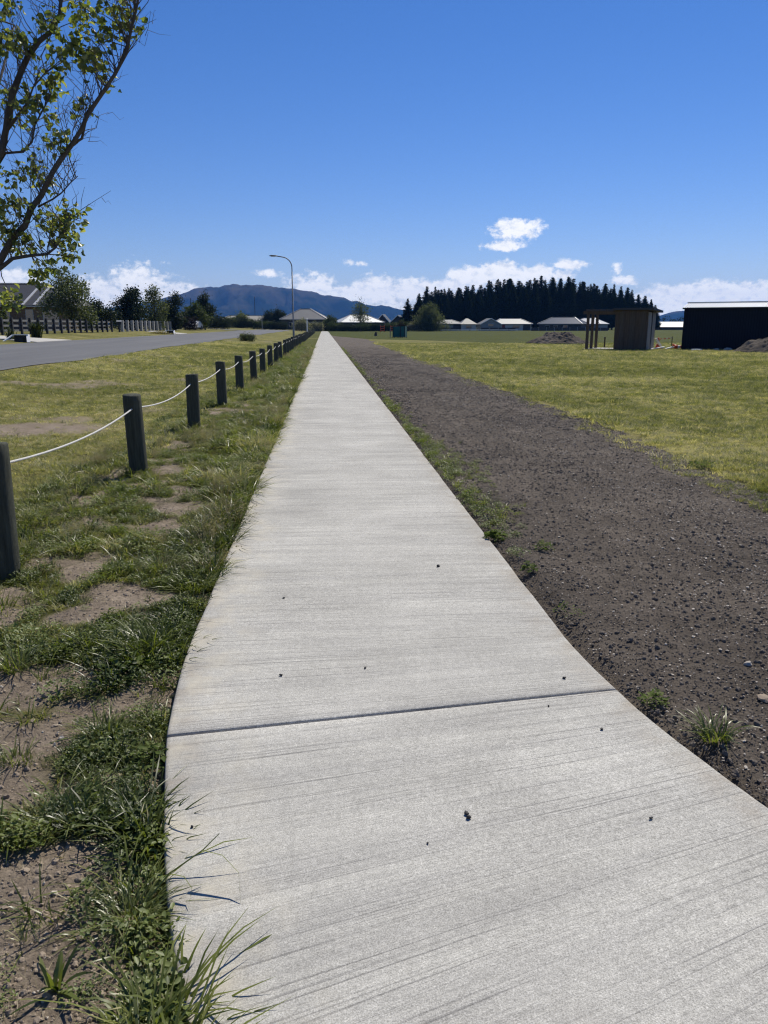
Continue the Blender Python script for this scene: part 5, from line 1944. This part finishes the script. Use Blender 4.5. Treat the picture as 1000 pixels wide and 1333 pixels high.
gr = np.random.default_rng(33)
PR_rough = [mesh_of('rough', *blade_arrays(gr, 16, 0.035, 0.11, 0.0050, 0.035, 0.75, 0.8), M_grass) for _ in range(5)]
PR_long = [mesh_of('long', *blade_arrays(gr, 18, 0.07, 0.17, 0.0055, 0.03, 0.6, 0.9, 4), M_grass) for _ in range(3)]
PR_weed = [mesh_of('weed', *weed_arrays(gr, 75, 0.075, 0.020), M_weed) for _ in range(4)]
PR_feather = [mesh_of('feather', *feather_arrays(gr, 16, 0.16), M_straw) for _ in range(3)]
PR_tuss = [mesh_of('tussock', *blade_arrays(gr, 16, 0.03, 0.085, 0.0046, 0.05, 0.9, 0.7, 3), M_lawn) for _ in range(3)]
PR_lawn = [mesh_of('lawn', *blade_arrays(gr, 14, 0.022, 0.055, 0.0046, 0.045, 0.8, 0.6, 2), M_lawn) for _ in range(5)]
PR_straw = [mesh_of('straw', *blade_arrays(gr, 5, 0.02, 0.045, 0.0026, 0.04, 2.6, 0.3, 2), M_straw) for _ in range(4)]


def clod_mesh(seed, mat, sub=1):
    b = bmesh.new()
    bmesh.ops.create_icosphere(b, subdivisions=sub, radius=1.0)
    r = np.random.default_rng(seed)
    ax = r.uniform(0.6, 1.25, 3)
    for v in b.verts:
        v.co = Vector((v.co.x * ax[0], v.co.y * ax[1], v.co.z * ax[2] * 0.75)) * r.uniform(0.72, 1.2)
    me = bpy.data.meshes.new('clod')
    b.to_mesh(me)
    b.free()
    if sub > 1 and mat is M_pebble:
        me.polygons.foreach_set('use_smooth', [True] * len(me.polygons))
    me.materials.append(mat)
    return me


PR_clod = [clod_mesh(s, M_clod, 1 if s < 4 else 2) for s in range(6)]
PR_stone = [clod_mesh(s + 20, M_stone, 1 if s < 2 else 2) for s in range(3)]
PR_clod2 = [clod_mesh(s + 40, M_clod2, 2) for s in range(4)] + [clod_mesh(46, M_stone, 1)]


def rand_rot(n, r, tilt=0.15):
    return np.stack([r.normal(size=n) * tilt, r.normal(size=n) * tilt, r.uniform(0, 6.283, n)], -1)


def gz(x, y):
    """height of the ground sheet as built"""
    off = path_off(x, y)
    z = tz(x, y) + micro(x, y)
    left = np.exp(-((off + PW) / 0.16) ** 2) * (off < -PW * 0.97) * (1 - sstep(6, 14, y))
    return z - 0.035 * left


def in_view(x, y, m=0.0):
    """keeps what lies in front of the camera, with a generous margin to both sides"""
    return (x > -0.62 * y - 1.2 - m) & (x < 0.66 * y + 1.6 + m)


def sample(n, x0, x1, y0, y1, r, power=1.0):
    """random spots, denser close by"""
    t = r.random(n) ** power
    y = y0 * (y1 / y0) ** t if power != 0 else r.uniform(y0, y1, n)
    x = r.uniform(x0, x1, n)
    k = in_view(x, y)
    return x[k], y[k]


def left_edge_x(y):
    th = np.where(y < ARC_Y, np.arcsin(np.clip((ARC_Y - y) / (ARC_R + PW), -1, 1)), 0)
    return np.where(y < ARC_Y, PCX + ARC_R - (ARC_R + PW) * np.cos(th), PCX - PW)


def right_edge_x(y):
    th = np.where(y < ARC_Y, np.arcsin(np.clip((ARC_Y - y) / (ARC_R - PW), -1, 1)), 0)
    return np.where(y < ARC_Y, PCX + ARC_R - (ARC_R - PW) * np.cos(th), PCX + PW)


def scatter_verge():
    r = np.random.default_rng(101)
    # rough grass between the path and the rope, thinner where soil shows
    nc = 3400
    t = r.random(nc)
    yc = 1.2 * (60 / 1.2) ** t
    xc = np.where(r.random(nc) < 0.38, left_edge_x(yc) - 0.03 - np.abs(r.normal(size=nc)) * 0.22, r.uniform(-2.9, -0.2, nc))
    per = r.integers(3, 10, nc)
    ci = np.repeat(np.arange(nc), per)
    n = len(ci)
    spread = 0.03 + 0.055 * r.random(nc) + 0.06 * sstep(8, 30, yc)
    x = xc[ci] + r.normal(size=n) * spread[ci]
    y = yc[ci] + r.normal(size=n) * spread[ci] * 1.2
    ctint = r.normal(size=nc)[ci] * 0.20
    ckind = r.random(nc)[ci]
    k = in_view(x, y) & (x < left_edge_x(y) - 0.02)
    ctint, ckind = ctint[k], ckind[k]
    x, y = x[k], y[k]
    s = soil_mask(x, y)
    keep = r.random(len(x)) < ((1 - s) ** 1.3 * 0.85 + 0.07) * (0.42 + 0.58 * sstep(2.2, 6.0, y))
    x, y, s = x[keep], y[keep], s[keep]
    ctint, ckind = ctint[keep], ckind[keep]
    n = len(x)
    edge = np.exp(-((left_edge_x(y) - x) / 0.25) ** 2)
    band = np.exp(-((x + 1.15) / 0.5) ** 2) * sstep(7, 10, y) * (1 - sstep(22, 34, y))
    kind = np.clip(ckind + r.normal(size=n) * 0.06, 0, 1)
    idx = np.where(kind < 0.50, r.integers(0, 5, n), np.where(kind < 0.58, r.integers(5, 8, n), np.where(kind < 0.93, r.integers(8, 12, n), r.integers(12, 15, n))))
    idx = np.where((fbm(x * 1.1, y * 1.1, 2, 6) > 0.36) & (r.random(n) < 0.6), r.integers(12, 15, n), idx)
    idx = np.where((idx >= 12) & ((y < 5.0) | (r.random(n) < 0.4)), r.integers(0, 12, n), idx)
    sc = r.uniform(0.65, 1.15, n) * (1 + 0.35 * edge + 0.55 * band) * (1 - 0.35 * s) * (0.75 + 0.5 * (fbm(x * 1.4, y * 1.4, 2, 3) > 0)) * (1 + 0.35 * sstep(15, 40, y))
    sc = np.where((idx >= 8) & (idx < 12), np.minimum(sc, 1.15), sc)
    tint = 0.46 + fbm(x * 1.2, y * 1.2, 3, 2) * 0.6 + r.normal(size=n) * 0.10 + ctint
    bi = np.repeat(np.array(bol_y[1:22]), 26)
    nb = len(bi)
    x = np.concatenate([x, BX + 0.02 + r.normal(size=nb) * 0.17])
    y = np.concatenate([y, bi - 0.10 + r.normal(size=nb) * 0.17])
    idx = np.concatenate([idx, np.where(r.random(nb) < 0.6, r.integers(5, 8, nb), r.integers(0, 5, nb))])
    sc = np.concatenate([sc, r.uniform(0.8, 1.4, nb) * np.where(bi < 7, 0.55, 1.0)])
    tint = np.concatenate([tint, r.uniform(0.25, 0.75, nb)])
    n = len(x)
    P = np.stack([x, y, gz(x, y)], -1)
    scatter('verge_grass', PR_rough + PR_long + PR_weed + PR_feather, P, rand_rot(n, r, 0.18), np.repeat(sc[:, None], 3, 1), idx, tint,
            'rough weedy grass of the verge between path and rope', 'grass')
    n = 15000
    t = r.random(n)
    y = 1.3 * (60 / 1.3) ** t
    x = r.uniform(-2.9, -0.3, n)
    k = in_view(x, y) & (x < left_edge_x(y) - 0.02)
    x, y = x[k], y[k]
    k = r.random(len(x)) < (1 - soil_mask(x, y)) ** 2 * 0.9
    x, y = x[k], y[k]
    n = len(x)
    scatter('verge_sward', PR_lawn + PR_weed, np.stack([x, y, gz(x, y)], -1), rand_rot(n, r, 0.2), np.repeat((r.uniform(0.6, 1.2, n) * (1 + sstep(10, 40, y)))[:, None], 3, 1),
            np.where(r.random(n) < 0.8, r.integers(0, 5, n), r.integers(5, 9, n)), 0.36 + fbm(x * 1.3, y * 1.3, 3, 4) * 0.5 + r.normal(size=n) * 0.15,
            'thin low sward between the clumps of the left verge', 'grass')
    # dry stalks lying about on the bare soil
    n = 2600
    x, y = sample(n, -2.9, -0.3, 1.3, 14, r)
    k = x < left_edge_x(y) - 0.02
    x, y = x[k], y[k]
    n = len(x)
    scatter('dry_stalks', PR_straw, np.stack([x, y, gz(x, y) + 0.006], -1), rand_rot(n, r, 0.3), np.repeat(r.uniform(0.5, 1.1, n)[:, None], 3, 1), r.integers(0, 4, n), r.random(n),
            'dry stalks lying on the bare soil of the left verge', 'straw')
    # clods on the bare soil
    n = 46000
    x, y = sample(n, -3.0, -0.25, 1.2, 12, r)
    k = (x < left_edge_x(y) - 0.015) & (r.random(len(x)) < 0.15 + 0.85 * soil_mask(x, y))
    x, y = x[k], y[k]
    n = len(x)
    sz = 0.0022 + 0.008 * r.random(n) ** 10 + 0.0022 * r.random(n)
    scatter('verge_clods', PR_clod2, np.stack([x, y, gz(x, y) + sz * 0.2], -1), rand_rot(n, r, 0.6), np.repeat(sz[:, None], 3, 1), np.where(r.random(n) < 0.07, 4, r.integers(0, 4, n)), r.random(n),
            'crumbs of dry soil and grit on the left verge', 'soil crumbs')
    # mown verge between the rope and the road
    n = 60000
    t = r.random(n)
    y = 3.0 * (70 / 3.0) ** t
    x = r.uniform(-9.0, -2.2, n)
    k = in_view(x, y)
    x, y = x[k], y[k]
    s = np.maximum(soil_mask(x, y), 0.8 * sstep(0.35, 0.6, fbm(x * 0.5, y * 0.5, 4, 6)))
    k = r.random(len(x)) < 1 - 0.9 * s
    x, y = x[k], y[k]
    n = len(x)
    clump = fbm(x * 2.4, y * 2.4, 3, 7)
    kind = r.random(n)
    li = np.where((kind < 0.08) | ((clump > 0.28) & (kind < 0.45)), r.integers(5, 8, n), np.where(kind > 0.95, r.integers(8, 12, n), r.integers(0, 5, n)))
    sc = r.uniform(0.55, 1.4, n) * (1 + 1.0 * sstep(10, 45, y)) * (1 + 0.7 * np.exp(-((x + 2.2) / 0.5) ** 2))
    tint = 0.44 + fbm(x * 0.3, y * 0.3, 4, 1) * 0.5 - clump * 0.3 + r.normal(size=n) * 0.24 + 0.22 * np.exp(-((x + 8.2) / 1.2) ** 2)
    scatter('mown_verge', PR_lawn + PR_tuss + PR_straw, np.stack([x, y, gz(x, y)], -1), rand_rot(n, r, 0.2), np.repeat(sc[:, None], 3, 1), li, tint,
            'short mown grass between the rope and the road', 'grass')


def scatter_right():
    r = np.random.default_rng(202)
    # clods and stones on the tilled strip
    n = 230000
    t = r.random(n)
    y = 1.4 * (75 / 1.4) ** t
    x = r.uniform(1.2, 5.3, n)
    k = in_view(x, y) & (x > right_edge_x(y) + 0.012) & (x < soil_right_edge(y) - 0.05) & (r.random(n) > sstep(20, 75, y))
    x, y = x[k], y[k]
    n = len(x)
    sz = 0.0024 + 0.003 * r.random(n) + 0.012 * r.random(n) ** 12 + 0.004 * sstep(5, 20, y)
    sz *= 0.85 + 0.25 * sstep(-0.1, 0.3, fbm(x * 1.5, y * 0.6, 3, 2))
    P = np.stack([x, y, soil_height(x, y) + 0.012 + sz * 0.15], -1)
    scatter('soil_clods', PR_clod, P, rand_rot(n, r, 0.7), np.repeat(sz[:, None], 3, 1), r.integers(0, 6, n), r.random(n), 'crumbly dark clods covering the tilled strip right of the path', 'soil crumbs')
    n = 40000
    t = r.random(n)
    y = 1.5 * (40 / 1.5) ** t
    x = r.uniform(1.25, 5.2, n)
    k = in_view(x, y) & (x > right_edge_x(y) + 0.05) & (x < soil_right_edge(y))
    x, y = x[k], y[k]
    k = r.random(len(x)) < 0.35 + 0.65 * sstep(1.8, 3.2, x)
    x, y = x[k], y[k]
    n = len(x)
    sz = 0.0020 + 0.003 * r.random(n) + 0.007 * r.random(n) ** 12 + 0.004 * sstep(5, 20, y)
    P = np.stack([x, y, soil_height(x, y) + 0.016 + sz * 0.3], -1)
    sc3 = np.stack([sz * 1.3, sz, sz * 0.6], -1)
    scatter('soil_stones', PR_stone, P, rand_rot(n, r, 0.3), sc3, r.integers(0, 3, n), r.random(n), 'small pale stones scattered over the tilled strip', 'stones')
    # mown lawn on the right
    n = 215000
    t = r.random(n)
    y = 5.2 * (75 / 5.2) ** t
    x = 3.9 + r.random(n) * (0.66 * y + 1.0 - 3.0)
    edge = soil_right_edge(y)
    ragged = edge + fbm(x * 1.7, y * 1.7, 3, 4) * 0.35
    k = in_view(x, y) & ((x > ragged - 0.02) | ((x > ragged - 0.55) & (r.random(len(x)) < 0.08)))
    x, y, edge = x[k], y[k], edge[k]
    n = len(x)
    bare = sstep(0.30, 0.55, fbm(x * 0.9, y * 0.9, 4, 6))
    k = r.random(n) < 1 - 0.6 * bare
    x, y, edge = x[k], y[k], edge[k]
    n = len(x)
    rim = np.exp(-((x - edge) / 0.35) ** 2)
    sc = r.uniform(0.55, 1.45, n) * (1 + 0.9 * sstep(10, 45, y)) * (1 + 0.8 * rim * sstep(-0.1, 0.4, fbm(x * 0.8, y * 0.8, 2, 5)))
    clump = fbm(x * 2.6, y * 2.6, 3, 7)
    kind = r.random(n)
    li = np.where((kind < 0.10) | ((clump > 0.25) & (kind < 0.55)), r.integers(5, 8, n), np.where(kind > 0.95, r.integers(8, 12, n), r.integers(0, 5, n)))
    sc = sc * np.where(clump < -0.2, 0.7, 1.0)
    tint = 0.50 + fbm(x * 0.30, y * 0.30, 4, 3) * 0.45 - clump * 0.35 + r.normal(size=n) * 0.27
    scatter('right_lawn', PR_lawn + PR_tuss + PR_straw, np.stack([x, y, gz(x, y)], -1), rand_rot(n, r, 0.2), np.repeat(sc[:, None], 3, 1), li, tint,
            'short dry mown lawn on the right of the soil strip', 'grass')
    # thin line of weeds along the right edge of the path
    n = 620
    y = r.uniform(5.0, 60, n)
    y = np.concatenate([y, r.uniform(6.0, 17, 520)])
    n = len(y)
    x = right_edge_x(y) + 0.04 + np.abs(r.normal(size=n)) * (0.10 + 0.12 * np.exp(-((y - 9) / 2.5) ** 2))
    k = (fbm(y * 0.7, y * 0 + 2.2, 3, 1) > -0.12) | (r.random(n) < 0.2)
    x, y = x[k], y[k]
    n = len(x)
    kind = r.random(n)
    idx = np.where(kind < 0.5, r.integers(0, 5, n), r.integers(5, 9, n))
    scatter('path_edge_weeds', PR_rough + PR_weed, np.stack([x, y, soil_height(x, y) + 0.012], -1), rand_rot(n, r, 0.2), np.repeat(r.uniform(0.5, 0.95, n)[:, None], 3, 1), idx, r.uniform(0.25, 0.75, n),
            'low weeds along the right edge of the path', 'weeds')


scatter_verge()
scatter_right()


# ------------------------------------------------------------------ single tufts one can point at
def tuft(name, label, x, y, n, h0, h1, width, spread, lean, droop, seed, mat=M_tuft, cat='grass tuft', extra=None, right=False):
    r = np.random.default_rng(seed)
    V, F = blade_arrays(r, n, h0, h1, width, spread, lean, droop, 5)
    z = float(soil_height(np.array(x), np.array(y))) + 0.012 if right else float(gz(np.array(x), np.array(y)))
    o = link(name, np_mesh(name, V, F), mat, None, (x, y, z))
    return tag(o, label, cat, 'single grass tufts beside the path')


t0 = tuft('grass_tuft', 'big arching grass tuft spilling over the left path edge, nearest the camera', -0.575, 1.90, 260, 0.05, 0.14, 0.0038, 0.045, 1.1, 0.75, 301)
# its tall leaning seed stalk with drooping leaves
m = MB()
m.tube([(0.02, 0.02, 0.02), (0.10, 0.06, 0.10), (0.19, 0.11, 0.135), (0.235, 0.15, 0.16)], [0.0028, 0.0024, 0.002, 0.0012], 5)
m.build('stalk', M_tuft, t0)
for (pts, w) in (([(0.19, 0.11, 0.135), (0.25, 0.09, 0.13), (0.30, 0.05, 0.10), (0.31, -0.01, 0.045)], 0.008), ([(0.10, 0.06, 0.10), (0.145, 0.045, 0.10), (0.17, 0.02, 0.08), (0.165, -0.025, 0.045)], 0.009)):
    V = []
    F = []
    for i, p in enumerate(pts):
        ww = w * (1 - i / (len(pts) - 0.6)) * 0.5 + 0.0006
        V += [(p[0], p[1] - ww, p[2] + ww * 0.5), (p[0], p[1] + ww, p[2] - ww * 0.5)]
        if i:
            F.append((2 * i - 2, 2 * i - 1, 2 * i + 1, 2 * i))
    MB().add(V, F).build('stalk_leaf', M_tuft, t0)
tuft('grass_tuft', 'pale stiff grass tuft on bare soil at the left picture edge', -1.52, 3.56, 90, 0.07, 0.20, 0.0055, 0.05, 0.8, 0.6, 302)
tuft('grass_tuft', 'short dark grass tuft low at the left picture edge', -1.2, 2.73, 70, 0.03, 0.085, 0.005, 0.06, 0.5, 0.5, 303)
tuft('grass_tuft', 'bushy green grass tuft overhanging the left path edge above the joint', -0.86, 4.72, 170, 0.06, 0.17, 0.0055, 0.10, 0.9, 0.8, 304)
tuft('grass_tuft', 'dark green grass clump in the verge opposite the first whole bollard', -1.15, 5.1, 110, 0.06, 0.17, 0.006, 0.09, 0.6, 0.7, 305)
tuft('grass_tuft', 'arching grass clump left of the path joint', -0.93, 2.93, 90, 0.06, 0.15, 0.0055, 0.06, 0.8, 0.9, 306)
tuft('grass_tuft', 'broad bladed grass clump below the left end of the joint', -0.94, 2.36, 70, 0.05, 0.14, 0.0060, 0.10, 1.1, 0.8, 307)
tuft('grass_tuft', 'grass tuft throwing dark blades onto the concrete below the joint', -0.66, 2.42, 40, 0.05, 0.15, 0.0034, 0.04, 1.1, 0.8, 308)
tuft('grass_tuft', 'yellow green grass tuft beside the bollard at the left edge', -1.95, 4.45, 90, 0.05, 0.15, 0.005, 0.08, 0.5, 0.6, 309, leaf_mat('bright_blade', (0.06, 0.10, 0.012), (0.19, 0.22, 0.03), 0.5, 0.4))
tuft('grass_tuft', 'lone green grass tuft on the soil close to the right path edge', 1.53, 2.66, 90, 0.05, 0.135, 0.006, 0.05, 0.55, 0.7, 310, right=True)
tuft('grass_tuft', 'dense green clump at the verge opposite the second whole bollard', -1.0, 6.1, 130, 0.06, 0.18, 0.006, 0.12, 0.7, 0.7, 311)
tuft('leaf_plantain', 'flat broad leaved plant on soil in the lower left corner', -0.70, 1.66, 14, 0.06, 0.10, 0.014, 0.015, 0.7, 0.6, 312, M_tuft, 'weed')


def weed(label, x, y, n, rad, leaf, seed, right=True):
    r = np.random.default_rng(seed)
    V, F = weed_arrays(r, n, rad, leaf)
    z = float(soil_height(np.array(x), np.array(y))) + 0.012 if right else float(gz(np.array(x), np.array(y)))
    me = mesh_of('weed', V, F, M_weed2)
    o = link('weed', me, None, None, (x, y, z))
    return tag(o, label, 'weed', 'single weeds beside the path')


weed('small clover like weed at the right path edge just below the joint', 1.41, 2.98, 130, 0.06, 0.022, 401)
weed('dark green leafy weed at the right path edge, largest of its row', 1.30, 5.7, 150, 0.085, 0.04, 402)
weed('small weed a step out on the soil beside the largest weed', 1.60, 5.36, 70, 0.07, 0.03, 403)
weed('bright little weed hugging the right path edge in the middle', 1.34, 4.83, 80, 0.05, 0.028, 404)
weed('sparse weed at the right path edge between joint and middle', 1.36, 4.05, 46, 0.09, 0.022, 405)
weed('leafy green weed patch at the lawn edge across the soil strip', 4.42, 8.6, 120, 0.17, 0.05, 406)
weed('clover patch left of the path just below the joint', -0.70, 2.72, 190, 0.11, 0.026, 407, False)
weed('broad leaved weed on the verge left of the joint', -0.98, 3.5, 110, 0.13, 0.05, 408, False)
weed('small yellow green weed at the left path edge in the lowest corner', -0.42, 1.60, 150, 0.06, 0.022, 409, False)

# pebbles lying on the concrete
pebs = [(0.45, 2.25, 0.010, 'dark pebble, upper one of the pair low on the concrete'), (0.453, 2.228, 0.009, 'dark pebble, lower one of the pair low on the concrete'),
        (-0.23, 3.36, 0.009, 'dark pebble on the left half just above the joint'), (1.09, 3.23, 0.009, 'dark pebble near the right edge just above the joint'),
        (0.75, 4.97, 0.013, 'dark pebble in the right half well above the joint'), (1.06, 2.18, 0.007, 'dark pebble low on the concrete near the right picture edge'),
        (1.10, 2.76, 0.007, 'dark pebble on the right just below the joint'), (0.94, 2.97, 0.005, 'tiny dark pebble right under the joint'),
        (0.17, 3.41, 0.008, 'dark flat crumb mid path just above the joint'), (-0.27, 4.42, 0.009, 'dark pebble in the left half well above the joint'),
        (-0.46, 2.25, 0.006, 'dark pebble near the left edge below the joint'), (0.30, 2.11, 0.005, 'tiny dark pebble low in the middle of the path')]
pm = [clod_mesh(70 + s, M_pebble, 2) for s in range(3)]
for i, (x, y, s, lab) in enumerate(pebs):
    o = link('pebble', pm[i % 3], None, None, (x, y, s * 0.55))
    o.scale = (s, s, s)
    o.rotation_euler = (0, 0, i * 1.3)
    tag(o, lab, 'pebble', 'dark pebbles on the path')
for i, (x, y, s, lab) in enumerate(((-1.36, 2.92, 0.022, 'grey stone on bare soil at the left picture edge'), (-1.08, 2.88, 0.014, 'pale flat stone on the bare soil left of the joint'),
                                    (1.92, 2.98, 0.030, 'brown stone lying on the soil right of the joint'), (2.05, 3.35, 0.026, 'pale topped stone on the soil at right'))):
    z = float(gz(np.array(x), np.array(y))) if x < 0 else float(soil_height(np.array(x), np.array(y))) + 0.012
    o = link('stone', [clod_mesh(80, M_stone, 2), clod_mesh(81, M_stone, 2), clod_mesh(82, M_clod2, 2), clod_mesh(83, M_stone, 2)][i], None, None, (x, y, z + s * 0.2))
    o.scale = (s, s, s * 0.7)
    tag(o, lab, 'stone', 'single stones beside the path')

# ------------------------------------------------------------------ haze: the air out to the mountains
m = MB()
m.box((0, 3250, 146), (14600, 7700, 300))
hz = m.build('haze', None)
hm, N, L, out = new_mat('haze_air')
pv = N('ShaderNodeVolumePrincipled')
pv.inputs['Color'].default_value = (0.12, 0.36, 0.95, 1)
pv.inputs['Density'].default_value = 7.5e-5
pv.inputs['Anisotropy'].default_value = 0.2
L(pv.outputs[0], out.inputs['Volume'])
hz.data.materials.append(hm)
tag(hz, 'thin blue daylight haze filling the air out to the mountains', 'haze', kind='stuff')
